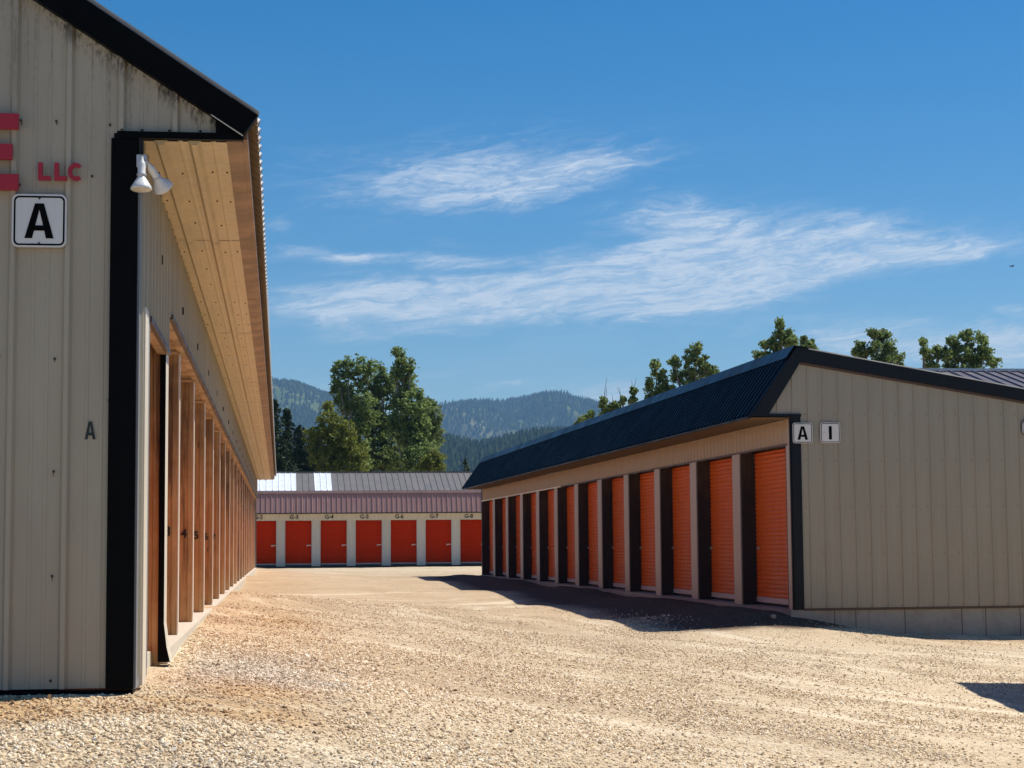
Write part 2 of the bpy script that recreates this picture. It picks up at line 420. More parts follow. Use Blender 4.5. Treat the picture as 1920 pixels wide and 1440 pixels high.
M = dict(
    siding=mat('cream_siding_weathered', siding_dirty),
    sidingA=mat('cream_siding_side', painted((0.43, 0.385, 0.29), 0.12)),
    sidingB=mat('taupe_siding', siding_b),
    sidingB2=mat('tan_siding', painted((0.46, 0.36, 0.255), 0.08)),
    pier=mat('pale_pier', painted((0.47, 0.395, 0.34), 0.08)),
    sidingG=mat('grey_cream_siding', painted((0.64, 0.60, 0.52), 0.08)),
    soffitA=mat('tan_soffit_metal', painted((0.56, 0.425, 0.245), 0.12)),
    soffitB=mat('brown_soffit_metal', painted((0.17, 0.115, 0.07), 0.08)),
    black=mat('black_trim', painted((0.0028, 0.003, 0.0034), 0.3, 0.5, 0.25, 0.06)),
    navy=mat('dark_slate_trim', painted((0.013, 0.016, 0.021), 0.12, 0.45, 0.25, 0.15)),
    roofB=mat('dark_blue_roof', painted((0.0055, 0.0085, 0.016), 0.15, 0.34, 0.08, 0.15)),
    capB=mat('slate_cap', painted((0.022, 0.032, 0.046), 0.12, 0.42, 0.1, 0.2)),
    pale_sheet=mat('pale_metal_sheet', painted((0.55, 0.56, 0.56), 0.1, 0.35)),  # pale colour stands for sun glare on the left roof
    under=mat('brown_sheet_underside', painted((0.23, 0.155, 0.09), 0.1, 0.6)),
    mauve=mat('mauve_roof', painted((0.40, 0.235, 0.215), 0.08, 0.5)),
    mauve_cap=mat('mauve_cap', painted((0.26, 0.17, 0.16), 0.08, 0.5)),
    greyroof=mat('grey_roof', painted((0.17, 0.155, 0.145), 0.08, 0.5)),
    plum=mat('plum_grey_roof', painted((0.12, 0.10, 0.115), 0.08, 0.45)),
    white_panel=mat('translucent_roof_panel', translucent_panel),
    orange=mat('orange_door', painted((0.69, 0.122, 0.010), 0.08, 0.42, 0.03, 0.22)),
    red_orange=mat('red_orange_door', painted((0.52, 0.030, 0.001), 0.06, 0.6, 0.1, 0.03)),
    door_bar=mat('door_bottom_bar', painted((0.50, 0.44, 0.42), 0.08)),
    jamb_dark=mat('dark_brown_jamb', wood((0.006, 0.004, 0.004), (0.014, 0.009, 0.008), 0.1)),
    jamb_wood=mat('weathered_jamb_wood', wood((0.35, 0.19, 0.062), (0.55, 0.34, 0.14), 0.8)),
    jamb_wood2=mat('weathered_jamb_wood_pale', wood((0.38, 0.24, 0.095), (0.55, 0.375, 0.175), 0.5)),
    fascia=mat('raw_fascia_board', wood((0.30, 0.16, 0.085), (0.40, 0.225, 0.125), 0.2)),
    ceil=mat('recess_ceiling_wood', wood((0.50, 0.31, 0.15), (0.60, 0.39, 0.20), 0.1)),
    pale_trim=mat('pale_metal_trim', painted((0.72, 0.64, 0.50), 0.08)),
    grey_trim=mat('grey_metal_trim', painted((0.24, 0.25, 0.26), 0.1)),
    brown_trim=mat('brown_metal_trim', painted((0.10, 0.062, 0.045), 0.1)),
    concrete=mat('concrete', conc),
    concj=mat('foundation_concrete', conc_joint),
    curb=mat('pale_curb_concrete', curb_mat),
    joint=mat('dark_joint', color=(0.07, 0.055, 0.042), rough=0.9),
    screw=mat('rusty_screw', color=(0.055, 0.035, 0.022), rough=0.7),
    hole=mat('black_bracket', color=(0.006, 0.005, 0.005), rough=0.8),
    rust=mat('rust_run', color=(0.11, 0.075, 0.05), rough=0.8),
    red=mat('red_letter', painted((0.42, 0.022, 0.045), 0.1, 0.45)),
    signw=mat('white_sign_face', painted((0.72, 0.71, 0.68), 0.04, 0.4)),
    signk=mat('black_sign_ink', color=(0.003, 0.003, 0.0035), rough=0.7, spec=0.05),
    signg=mat('green_sign_ink', color=(0.008, 0.018, 0.014), rough=0.5),
    clearp=mat('faded_backing_plate', painted((0.33, 0.295, 0.235), 0.08, 0.4)),
    lampw=mat('white_lamp_housing', color=(0.70, 0.69, 0.66), rough=0.35),
    lampg=mat('frosted_lamp_glass', painted((0.62, 0.58, 0.50), 0.1, 0.35)),
    lampb=mat('grey_lamp_plate', painted((0.50, 0.53, 0.58), 0.05, 0.4)),
    ink=mat('dark_paint_ink', color=(0.02, 0.013, 0.01), rough=0.8),
    handle=mat('steel_latch', color=(0.62, 0.55, 0.48), rough=0.35, metal=0.6),
    ground=mat('gravel_ground', ground_mat),
    stone=mat('loose_gravel', stone_mat),
    leaf1=mat('cottonwood_leaves', leaf((0.034, 0.068, 0.020), (0.27, 0.35, 0.11), 0.35)),
    leaf2=mat('cottonwood_leaves_dark', leaf((0.030, 0.060, 0.019), (0.24, 0.31, 0.10), 0.33)),
    leaf3=mat('willow_leaves', leaf((0.04, 0.062, 0.010), (0.27, 0.29, 0.05), 0.3)),
    needles=mat('conifer_needles', leaf((0.010, 0.026, 0.012), (0.042, 0.072, 0.026), 0.05)),
    bark=mat('bark', bark),
    hill=mat('dry_hillside', hill_mat),
    farcon=mat('far_conifer', far_conifer),
    bird=mat('dark_feathers', color=(0.02, 0.02, 0.022), rough=0.8),
)

# ------------------------------------------------------------------ mesh helpers
class MB:
    def __init__(s):
        s.v = []; s.f = []; s.mi = []
    def add(s, vs, fs, mi=0):
        o = len(s.v)
        s.v.extend([tuple(p) for p in vs])
        for f in fs:
            s.f.append(tuple(i + o for i in f)); s.mi.append(mi)
        return s
    def box(s, x0, x1, y0, y1, z0, z1, mi=0):
        v = [(x, y, z) for z in (z0, z1) for y in (y0, y1) for x in (x0, x1)]
        return s.add(v, [(0, 2, 3, 1), (4, 5, 7, 6), (0, 1, 5, 4), (2, 6, 7, 3), (0, 4, 6, 2), (1, 3, 7, 5)], mi)
    def prism(s, pts, ext, mi=0):
        """pts: planar polygon (3-D, CCW from outside); ext: extrusion vector"""
        n = len(pts); e = Vector(ext)
        v = [Vector(p) for p in pts] + [Vector(p) + e for p in pts]
        fs = [tuple(range(n)), tuple(range(2 * n - 1, n - 1, -1))]
        fs += [(i, i + n, (i + 1) % n + n, (i + 1) % n) for i in range(n)]
        return s.add(v, fs, mi)
    def ribbed(s, O, A, B, N, L, period, prof, bot=None, top=None, mi=0, phase=0.0):
        """corrugated sheet. A along (ribs repeat), B up the ribs, N outward"""
        O, A, B, N = Vector(O), Vector(A).normalized(), Vector(B).normalized(), Vector(N).normalized()
        pts = []
        k = -1
        while k * period - phase < L:
            for a, h in prof:
                q = k * period + a - phase
                pts.append((q, h))
            k += 1
        pts.sort(key=lambda q: q[0])
        def interp(q):
            for (a0, h0), (a1, h1) in zip(pts, pts[1:]):
                if a0 <= q <= a1:
                    return h0 if a1 == a0 else h0 + (h1 - h0) * (q - a0) / (a1 - a0)
            return 0
        pp = [(0.0, interp(0.0))] + [p for p in pts if 0 < p[0] < L] + [(L, interp(L))]
        if callable(bot): bf = bot
        else: bf = lambda a: (bot or 0.0)
        if callable(top): tf = top
        else: tf = lambda a: top
        prev = None
        for a, h in pp:
            b0, b1 = bf(a), tf(a)
            P0 = O + A * a + N * h + B * b0
            P1 = O + A * a + N * h + B * max(b1, b0)
            if prev and (prev[2] > 1e-4 or b1 - b0 > 1e-4):
                s.add([prev[0], P0, P1, prev[1]], [(0, 1, 2, 3)], mi)
            prev = (P0, P1, b1 - b0)
        return s
    def lathe(s, prof, org, axis, seg=24, mi=0, cap=False):
        ax = Vector(axis).normalized(); org = Vector(org)
        u = ax.orthogonal().normalized(); v_ = ax.cross(u)
        vs = []; fs = []
        for r, h in prof:
            for k in range(seg):
                an = 2 * math.pi * k / seg
                vs.append(org + ax * h + (u * math.cos(an) + v_ * math.sin(an)) * r)
        for i in range(len(prof) - 1):
            for k in range(seg):
                k2 = (k + 1) % seg
                fs.append((i * seg + k, i * seg + k2, (i + 1) * seg + k2, (i + 1) * seg + k))
        if cap:
            fs.append(tuple(range(seg))[::-1]); n = (len(prof) - 1) * seg
            fs.append(tuple(range(n, n + seg)))
        return s.add(vs, fs, mi)
    def tube(s, pts, rad, seg=6, mi=0):
        vs = []; fs = []
        pts = [Vector(p) for p in pts]
        for i, p in enumerate(pts):
            d = (pts[min(i + 1, len(pts) - 1)] - pts[max(i - 1, 0)]).normalized()
            u = d.cross(Vector((0.31, 0.93, 0.17))).normalized(); w_ = d.cross(u)
            r = rad[i] if hasattr(rad, '__len__') else rad
            for k in range(seg):
                an = 2 * math.pi * k / seg
                vs.append(p + (u * math.cos(an) + w_ * math.sin(an)) * r)
        for i in range(len(pts) - 1):
            for k in range(seg):
                k2 = (k + 1) % seg
                fs.append((i * seg + k, i * seg + k2, (i + 1) * seg + k2, (i + 1) * seg + k))
        return s.add(vs, fs, mi)
    def screw(s, c, N, r=0.007, mi=0):
        c = Vector(c); N = Vector(N)
        return s.lathe([(r, 0.0), (r, 0.004), (r * 0.4, 0.008)], c, N, 6, mi)
    def build(s, name, mats, parent=None, smooth=False, loc=None):
        me = bpy.data.meshes.new(name)
        me.from_pydata(s.v, [], s.f)
        if not isinstance(mats, (list, tuple)): mats = [mats]
        for m_ in mats: me.materials.append(m_)
        me.polygons.foreach_set('material_index', s.mi)
        if smooth: me.polygons.foreach_set('use_smooth', [True] * len(s.f))
        me.update()
        o = bpy.data.objects.new(name, me)
        COL.objects.link(o)
        if parent: o.parent = parent
        if loc: o.location = loc
        return o

def np_mesh(name, verts, faces, mats, parent=None, mi=None, smooth=False):
    """verts (n,3), faces (m,k) with k constant"""
    me = bpy.data.meshes.new(name)
    k = faces.shape[1]
    me.vertices.add(len(verts)); me.vertices.foreach_set('co', verts.astype(np.float32).ravel())
    me.loops.add(faces.size); me.loops.foreach_set('vertex_index', faces.astype(np.int32).ravel())
    me.polygons.add(len(faces)); me.polygons.foreach_set('loop_start', np.arange(0, faces.size, k, dtype=np.int32))
    if not isinstance(mats, (list, tuple)): mats = [mats]
    for m_ in mats: me.materials.append(m_)
    if mi is not None: me.polygons.foreach_set('material_index', mi.astype(np.int32))
    me.polygons.foreach_set('use_smooth', np.full(len(faces), smooth))
    me.update(calc_edges=True)
    o = bpy.data.objects.new(name, me)
    COL.objects.link(o)
    if parent: o.parent = parent
    return o

def tag(o, label=None, cat=None, group=None, kind=None):
    if label: o['label'] = label
    if cat: o['category'] = cat
    if group: o['group'] = group
    if kind: o['kind'] = kind
    return o

def empty(name, loc, rz=0.0):
    o = bpy.data.objects.new(name, None)
    o.location = loc; o.rotation_euler = (0, 0, rz)
    o.empty_display_size = 0.3
    COL.objects.link(o)
    return o

def copy_tree(o, parent=None):
    c = o.copy(); COL.objects.link(c)
    if parent is not None: c.parent = parent
    for ch in o.children: copy_tree(ch, c)
    return c

def copy_part(o, dy=0.0, dx=0.0):
    c = copy_tree(o, o.parent)
    c.location = (o.location.x + dx, o.location.y + dy, o.location.z)
    return c

def text_mesh(name, body, size, mat_, parent, M4, offset=0.0, align='CENTER', depth=0.0):
    cu = bpy.data.curves.new(name, 'FONT')
    cu.body = body; cu.size = size; cu.offset = offset; cu.extrude = depth
    cu.align_x = align; cu.align_y = 'CENTER'
    tmp = bpy.data.objects.new(name, cu)
    COL.objects.link(tmp)
    dg = bpy.context.evaluated_depsgraph_get()
    me = bpy.data.meshes.new_from_object(tmp.evaluated_get(dg))
    bpy.data.objects.remove(tmp)
    me.materials.clear(); me.materials.append(mat_)
    o = bpy.data.objects.new(name, me)
    COL.objects.link(o); o.parent = parent
    o.matrix_local = M4
    return o

# profile period 0.2955 (three-foot sheets, one-foot ribs) and 0.236
PBR = [(0.0, 0.0), (0.0005, 0.0), (0.016, 0.028), (0.040, 0.028), (0.056, 0.0), (0.126, 0.0), (0.131, 0.003), (0.146, 0.003),
       (0.151, 0.0), (0.205, 0.0), (0.210, 0.003), (0.225, 0.003), (0.230, 0.0)]
def scale_prof(period, rib, h, minor=0.0025, f=0.6):
    p = [(0.0, 0.0), (rib * 0.32, h), (rib * (1 - 0.32), h), (rib, 0.0)]
    g = period - rib
    for c in (rib + g * 0.33, rib + g * 0.67):
        if minor: p += [(c - 0.008, 0), (c - 0.005, minor), (c + 0.005, minor), (c + 0.008, 0)]
    return p
P9 = scale_prof(0.236, 0.036, 0.017, 0.002)
P9R = scale_prof(0.2286, 0.045, 0.020)
PSOF = scale_prof(0.16, 0.05, 0.014, 0)

# ------------------------------------------------------------------ ground height
AZL, AZR = R(-7.172), R(-8.521)
dL = np.array([math.sin(AZL), math.cos(AZL)]); nL = np.array([math.cos(AZL), -math.sin(AZL)])
dR = np.array([math.sin(AZR), math.cos(AZR)]); nR = np.array([math.cos(AZR), -math.sin(AZR)])
PA = np.array([-2.07, 10.15]); PB = np.array([4.194, 27.8])
def A_(u, s): return PA + nL * u + dL * s
def B_(u, s): return PB + nR * u + dR * s
ctrl = []
def cp(p, z): ctrl.append((p[0], p[1], z))
for s_, z in ((0, .695), (1.5, .69), (3, .68), (5, .70), (8, .735), (12, .765), (20, .77), (35, .77), (54, .75)): cp(A_(0.15, s_), z)
for u_, z in ((-1, .69), (-2.5, .66), (-5, .62), (-9, .58)): cp(A_(u_, -0.1), z)
for u_, s_, z in ((0.6, -1.0, .60), (-1, -1.2, .60), (-3, -1.2, .55)): cp(A_(u_, s_), z)
for q in ((-2.5, 7.5, .42), (-5, 6.5, .4), (-1.2, 7.5, .38), (0, 6.5, .30), (0, 9, .34), (0.2, 12, .40), (0, 16, .40), (0, 22, .38), (0, 30, .36), (-2, 45, .42),
          (-5, 70, .44), (-12, 86, .46), (-4, 88, .47), (6, 92, .47), (14, 94, .5), (0, 0, 0.0), (5, 5, 0), (-5, 0, .2), (2.5, 8, .12), (2.0, 12, .22), (1.6, 17, .28)):
    ctrl.append(q)
for s_, z in ((0.0, .40), (1.0, .45), (3, .44), (8, .45), (16, .46), (26, .47), (35, .48)): cp(B_(-0.12, s_), z)
for s_, z in ((-0.6, .25), (3, .27), (10, .28), (20, .32), (30, .41), (37, .43)): cp(B_(-2.1, s_), z)
for u_, s_, z in ((0.25, -0.15, .335), (0.8, -.15, .22), (1.5, -.2, .10), (2.4, -.2, .065), (3.7, -.2, .05), (7, -.2, .04), (12, 0, .05), (2, -1.5, .04), (0, -1.2, .20),
                 (-0.3, -.35, .36), (5, -4, 0.0), (10, -5, -.02), (0, -5, .10), (8, 36, .5), (14, 20, .3), (20, 60, .5)): cp(B_(u_, s_), z)
for q in ((4.7, 19.9, -.0), (4.4, 16, 0), (8, 12, -.02), (4, 9, 0.02), (20, 10, 0), (-18, 10, .6), (-18, 50, .8), (-60, 30, .6), (60, 30, .4), (-60, 120, .6), (60, 120, .6), (0, 200, .6)):
    ctrl.append(q)
ctrl = np.array(ctrl)
def _phi(r2): return np.where(r2 > 1e-12, 0.5 * r2 * np.log(r2 + 1e-12), 0)
_n = len(ctrl)
_d2 = ((ctrl[:, None, :2] - ctrl[None, :, :2]) ** 2).sum(-1)
_K = _phi(_d2) + np.eye(_n) * 0.02
_P = np.c_[np.ones(_n), ctrl[:, :2]]
_S = np.block([[_K, _P], [_P.T, np.zeros((3, 3))]])
_w = np.linalg.solve(_S, np.r_[ctrl[:, 2], 0, 0, 0])
def vnoise(x, y, seed=0):
    xi = np.floor(x).astype(np.int64); yi = np.floor(y).astype(np.int64)
    fx = x - xi; fy = y - yi
    fx = fx * fx * (3 - 2 * fx); fy = fy * fy * (3 - 2 * fy)
    def h(a, b):
        n = (a * 374761393 + b * 668265263 + seed * 974711) & 0xffffffff
        n = ((n ^ (n >> 13)) * 1274126177) & 0xffffffff
        return ((n ^ (n >> 16)) & 0xffff) / 65535.0
    return (h(xi, yi) * (1 - fx) + h(xi + 1, yi) * fx) * (1 - fy) + (h(xi, yi + 1) * (1 - fx) + h(xi + 1, yi + 1) * fx) * fy
def fbm(x, y, o=4, seed=0):
    r = 0; a = 0.5
    for k in range(o):
        r = r + a * vnoise(x * 2 ** k, y * 2 ** k, seed + k); a *= 0.5
    return r
def gz(x, y):
    x = np.atleast_1d(np.asarray(x, float)); y = np.atleast_1d(np.asarray(y, float))
    out = np.empty(x.shape)
    xf, yf, of = x.ravel(), y.ravel(), out.ravel()
    for i in range(0, len(xf), 20000):
        X = np.clip(xf[i:i + 20000], -70, 70); Y = np.clip(yf[i:i + 20000], -20, 210)
        d2 = (X[:, None] - ctrl[None, :, 0]) ** 2 + (Y[:, None] - ctrl[None, :, 1]) ** 2
        of[i:i + 20000] = _phi(d2) @ _w[:_n] + _w[_n] + _w[_n + 1] * X + _w[_n + 2] * Y
    out = of.reshape(x.shape)
    nearby = np.clip((260 - np.hypot(x, y - 40)) / 150, 0, 1)
    out = out * nearby + 0.5 * (1 - nearby)
    out = out + (fbm(x * 1.1, y * 1.1, 5, 3) - 0.47) * 0.05 * nearby + (fbm(x * 6, y * 6, 3, 9) - 0.44) * 0.018 * nearby
    return out
def sstep(a, b, x):
    t_ = np.clip((x - a) / (b - a), 0, 1); return t_ * t_ * (3 - 2 * t_)

# ground sheet
def axis(core0, core1, step, far):
    c = list(np.arange(core0, core1, step))
    up = []; d = step; p = c[-1]
    while p < far: d *= 1.12; p += d; up.append(p)
    dn = []; d = step; p = c[0]
    while p > -far: d *= 1.12; p -= d; dn.append(p)
    return np.array(dn[::-1] + c + up)
gx = axis(-8.0, 9.5, 0.07, 7000)
ya = [3.0]
while ya[-1] < 100: ya.append(ya[-1] + max(0.06, 0.0045 * ya[-1] if ya[-1] < 40 else 0.18 + (ya[-1] - 40) * 0.01))
d = 0.8
while ya[-1] < 7000: d *= 1.13; ya.append(ya[-1] + d)
dn = []; d = .2; p = 3.0
while p > -7000: d *= 1.2; p -= d; dn.append(p)
gy = np.array(dn[::-1] + ya)
X, Y = np.meshgrid(gx, gy)
Z = gz(X, Y)
# loose soil berm thrown up in front of the right-hand building
rel = np.stack([X - PB[0], Y - PB[1]], -1)
ub, sb = rel @ nR, rel @ dR
berm = np.exp(-((ub + 0.75) / 0.42) ** 2) * sstep(-0.5, -0.1, sb) * sstep(36.5, 34, sb)
Z += berm * (0.02 + 0.09 * fbm(X * 1.3, Y * 1.3, 4, 21)) * (1 + 0.5 * np.exp(-(sb / 1.0) ** 2))
rel = np.stack([X - PA[0], Y - PA[1]], -1)
ua, sa = rel @ nL, rel @ dL
def smask(X, Y, ua, sa, ub, sb):
    n = fbm(X * 0.8, Y * 0.8, 4, 31); n2 = fbm(X * 2.5, Y * 2.5, 3, 33)
    grey = sstep(9.6, 8.2, Y - 0.9 * np.clip(-X - 0.6, -1.5, 1.2) * -1 + (n - .5) * 1.5) * sstep(0.2, -1.6, X + (n - .5) * 1.5)
    grey = np.maximum(grey, 0.75 * sstep(0.05, 0.3, ua) * sstep(1.6, 0.6, ua + (n2 - .5)) * sstep(0.3, 0.6, sa) * sstep(6.0, 3.0, sa))
    dirt = np.exp(-((sa + 0.42 + (n - .5) * .5) / 0.42) ** 4) * sstep(1.4, 0.6, ua) * 1.0
    dirt = np.maximum(dirt, np.exp(-((sa - 0.7) / 1.1) ** 2) * np.exp(-((ua - 0.6) / 0.45) ** 2))
    dirt = np.maximum(dirt, np.exp(-((sa - 10.5) / 3.0) ** 2) * np.exp(-((ua - 0.75) / 0.5) ** 2) * 0.9)
    dirt = np.maximum(dirt, 0.6 * sstep(1.9, 0.2, ua + (n - .5)) * sstep(4, 10, sa))
    dirt = np.maximum(dirt, np.exp(-((sb + 1.1) / 0.5) ** 2) * sstep(1.0, 3.0, ub) * 0.55)
    cream = sstep(0.5, 3.0, X + (n - .5) * 2) * sstep(30, 24, Y) * 0.8
    cream = np.maximum(cream, sstep(66, 84, Y) * 0.7)
    soil = sstep(-2.6, -1.7, ub + (n2 - .5) * .5) * sstep(-1.2, -.7, sb + (n2 - .5) * .5 - np.clip(ub, 0, 3) * 1.2) * sstep(8, 7, ub) * sstep(40, 34, sb)  # dark soil spread along the building's shadow, deepening that shade by colour
    grass = np.exp(-((Y - 85.5 - 0.17 * X + (n - .5) * 2) / 1.6) ** 2) * 0.55
    return grey, dirt, cream, soil, grass
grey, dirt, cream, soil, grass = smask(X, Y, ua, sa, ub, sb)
ny, nx = X.shape
idx = np.arange(nx * ny).reshape(ny, nx)
faces = np.stack([idx[:-1, :-1], idx[:-1, 1:], idx[1:, 1:], idx[1:, :-1]], -1).reshape(-1, 4)
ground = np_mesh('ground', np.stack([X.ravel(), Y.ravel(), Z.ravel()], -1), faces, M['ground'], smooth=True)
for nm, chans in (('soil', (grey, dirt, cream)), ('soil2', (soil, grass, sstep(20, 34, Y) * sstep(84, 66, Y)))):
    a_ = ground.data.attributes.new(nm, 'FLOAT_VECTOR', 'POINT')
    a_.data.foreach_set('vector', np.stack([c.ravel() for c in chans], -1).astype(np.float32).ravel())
tag(ground, kind='structure')

# loose gravel stones over the near part of the drive
def stones(n, yr, smin, smax, keep, low=False):
    """irregular pebbles, one mesh"""
    if low:
        ico = np.array([(1, 0, 0), (-1, 0, 0), (0, 1, 0), (0, -1, 0), (0, 0, 1), (0, 0, -1)], float)
        fs = np.array([(0, 2, 4), (2, 1, 4), (1, 3, 4), (3, 0, 4), (2, 0, 5), (1, 2, 5), (3, 1, 5), (0, 3, 5)])
    else:
        ico = []
        ph = (1 + 5 ** .5) / 2
        for a in (-1, 1):
            for b_ in (-ph, ph): ico += [(0, a, b_), (a, b_, 0), (b_, 0, a)]
        ico = np.array(ico) / math.hypot(1, ph)
        fs = []
        for i in range(12):
            for j in range(i + 1, 12):
                for k in range(j + 1, 12):
                    dd = [np.linalg.norm(ico[p_] - ico[q_]) for p_, q_ in ((i, j), (j, k), (i, k))]
                    if max(dd) < 1.1:
                        nrm = np.cross(ico[j] - ico[i], ico[k] - ico[i])
                        fs.append((i, j, k) if nrm @ ico[i] > 0 else (i, k, j))
        fs = np.array(fs)
    y = (rng.uniform(yr[0] ** .5, yr[1] ** .5, n)) ** 2
    x = rng.uniform(-1, 1, n) * 0.31 * y
    m = rng.uniform(0, 1, n) < keep(x, y)
    x, y = x[m], y[m]
    z = gz(x, y)
    n = len(x); nv = len(ico)
    sz = (smin + (smax - smin) * rng.beta(1.5, 3.5, n))
    q = rng.normal(size=(n, 4)); q /= np.linalg.norm(q, axis=1)[:, None]
    w_, a, b_, c = q.T
    Rm = np.stack([np.stack([1 - 2 * (b_ * b_ + c * c), 2 * (a * b_ - c * w_), 2 * (a * c + b_ * w_)], -1),
                   np.stack([2 * (a * b_ + c * w_), 1 - 2 * (a * a + c * c), 2 * (b_ * c - a * w_)], -1),
                   np.stack([2 * (a * c - b_ * w_), 2 * (b_ * c + a * w_), 1 - 2 * (a * a + b_ * b_)], -1)], 1)
    axs = np.stack([rng.uniform(.85, 1.35, n), rng.uniform(.6, 1.0, n), rng.uniform(.4, .8, n)], -1)
    V = ico[None] * (1 + rng.uniform(-.18, .18, (n, nv, 1)))
    V = V * axs[:, None, :] * (sz[:, None, None] * .5)
    V = np.einsum('nij,nkj->nki', Rm, V)
    V[:, :, 2] *= 0.8
    V += np.stack([x, y, z + sz * .13], -1)[:, None, :]
    F = fs[None] + (np.arange(n) * nv)[:, None, None]
    return V.reshape(-1, 3), F.reshape(-1, 3)
def keepf(x, y):
    r_ = np.stack([x - PA[0], y - PA[1]], -1); u1, s1 = r_ @ nL, r_ @ dL
    r2 = np.stack([x - PB[0], y - PB[1]], -1); u2, s2 = r2 @ nR, r2 @ dR
    g1, d1, c1, so, gr = smask(x, y, u1, s1, u2, s2)
    k = 0.6 * (1 - 0.66 * c1) + 0.5 * g1
    rr_ = np.hypot(x - 12, y - 31); an_ = np.arctan2(y - 31, x - 12)
    k = k * (0.45 + 1.1 * sstep(.3, .6, fbm(rr_ * 1.9, an_ * 3.0 + 20, 4, 91)))
    k = k * (1 - 0.55 * d1) * (1 - 0.7 * so)
    k = k * (0.15 + 1.5 * sstep(.28, .68, fbm(x * 1.1 + y * .12, y * .55, 4, 77)))
    k = k * (1 - 0.95 * sstep(19, 35, y + 6 * (fbm(x * .7, y * .7, 3, 78) - .5)))
    k = np.where((u1 < 0.02) & (s1 > -0.03), 0, k)
    k = np.where((u2 > -0.1) & (s2 > -0.0), 0, k)
    return np.clip(k, 0, 1)
V1, F1 = stones(150000, (5.8, 12.5), 0.011, 0.036, keepf)
V2, F2 = stones(440000, (12.5, 37), 0.014, 0.040, keepf, True)
V3, F3 = stones(1500, (6.0, 30), 0.03, 0.06, lambda x, y: np.clip(keepf(x, y) * .7, 0, 1))
gs = np_mesh('gravel', np.concatenate([V1, V2, V3]), np.concatenate([F1, F2 + len(V1), F3 + len(V1) + len(V2)]), M['stone'], smooth=False)
VV = gs.data.vertices
co_ = np.empty(len(VV) * 3, np.float32); VV.foreach_get('co', co_); co_ = co_.reshape(-1, 3)
_r = co_[:, :2] - PA; _q = co_[:, :2] - PB
_g, _d, _c, _s, _gr = smask(co_[:, 0].astype(float), co_[:, 1].astype(float), _r @ nL, _r @ dL, _q @ nR, _q @ dR)
a_ = gs.data.attributes.new('soil', 'FLOAT_VECTOR', 'POINT')
a_.data.foreach_set('vector', np.stack([_g, _d, _c], -1).astype(np.float32).ravel())
tag(gs, 'loose pale gravel stones strewn over the drive', 'gravel', kind='stuff')

# ------------------------------------------------------------------ building A (near left)
bA = empty('storage_building', (PA[0], PA[1], 0), -AZL)
tag(bA, 'long cream storage building at the left with open wooden bays and an overhanging eave', 'building', 'rows of storage units')
LA, WA = 53.2, 9.0
rake_lo = lambda u: 3.785 + (0.577 - u) * 0.65 if u > -1.3 else 3.785 + 1.877 * 0.65 + (u + 1.3) * 0.05
# gable siding: from u=-WA to 0.43, cut by openings under the horizontal trim
g = MB()
g.ribbed((-WA, 0, 0), (1, 0, 0), (0, 0, 1), (0, -1, 0), WA - 0.135, 0.2955, PBR, 0.742, lambda a: rake_lo(a - WA) + 0.01, phase=(0.674 - WA) % 0.2955 + 0.028 - 0.2955 * 0)
g.ribbed((-0.135, 0, 0), (1, 0, 0), (0, 0, 1), (0, -1, 0), 0.565, 0.2955, PBR, 3.80, lambda a: rake_lo(a - 0.135) + 0.01, phase=0.2955 - 0.012)
for (px, py) in ((105, 675), (103, 885), (100, 1080), (97, 1275), (3, 672), (2, 868), (108, 232), (207, 236), (43, 232), (41, 352), (140, 310), (174, 333)):
    d_ = at(px, py, 10.15); u_ = (d_.x - PA[0]) * nL[0] + (d_.y - PA[1]) * nL[1]
    z_ = CAMZ + (d_.z - CAMZ)
    g.screw((u_, -0.002, z_), (0, -1, 0), 0.0075, 1)
    if py not in (310, 352, 333):
        L_ = random.uniform(.012, .045); o_ = random.uniform(-.004, .006)
        g.add([(u_ - .003, -0.0035, z_), (u_ + .003, -0.0035, z_), (u_ + o_ + .0035, -0.0035, z_ - L_ * .6), (u_ + o_, -0.0035, z_ - L_)], [(0, 1, 2, 3)], 2)
g.build('gable_wall', [M['siding'], M['screw'], M['rust']], bA)
MB().box(-WA, -0.004, 0.01, 0.2, 0.55, 0.733).build('gap_shade', M['black'], bA)  # black strip painted in as the shade of the gap under the siding
# corner trim
m = MB()
m.box(-0.147, 0.0, -0.032, -0.002, 0.738, 3.765)
m.add([(-0.0, -0.034, .738), (-0.147, -0.034, .738), (-0.147, -0.034, 2.30), (0, -0.034, 2.30)], [(0, 1, 2, 3)])
m.box(-0.149, 0.002, -0.037, -0.031, 2.30, 2.312)
for z_ in (0.83, 1.20, 1.66, 2.0, 2.62, 3.1, 3.7):
    m.screw((-0.135, -0.036, z_), (0, -1, 0), 0.008)
m.build('corner_trim', M['black'], bA)
# horizontal trim and infill at the eave return
m = MB()
m.box(-0.115, 0.578, -0.045, 0.03, 3.765, 3.803)
m.prism([(0.425, -0.035, 3.803), (0.56, -0.035, 3.803), (0.425, -0.035, rake_lo(0.425))], (0, 0.03, 0))
for u_ in (-0.09, 0.02, 0.17, 0.34): m.screw((u_, -0.03, 3.81), (0, 0, 1), 0.009)
m.build('eave_trim', M['black'], bA)
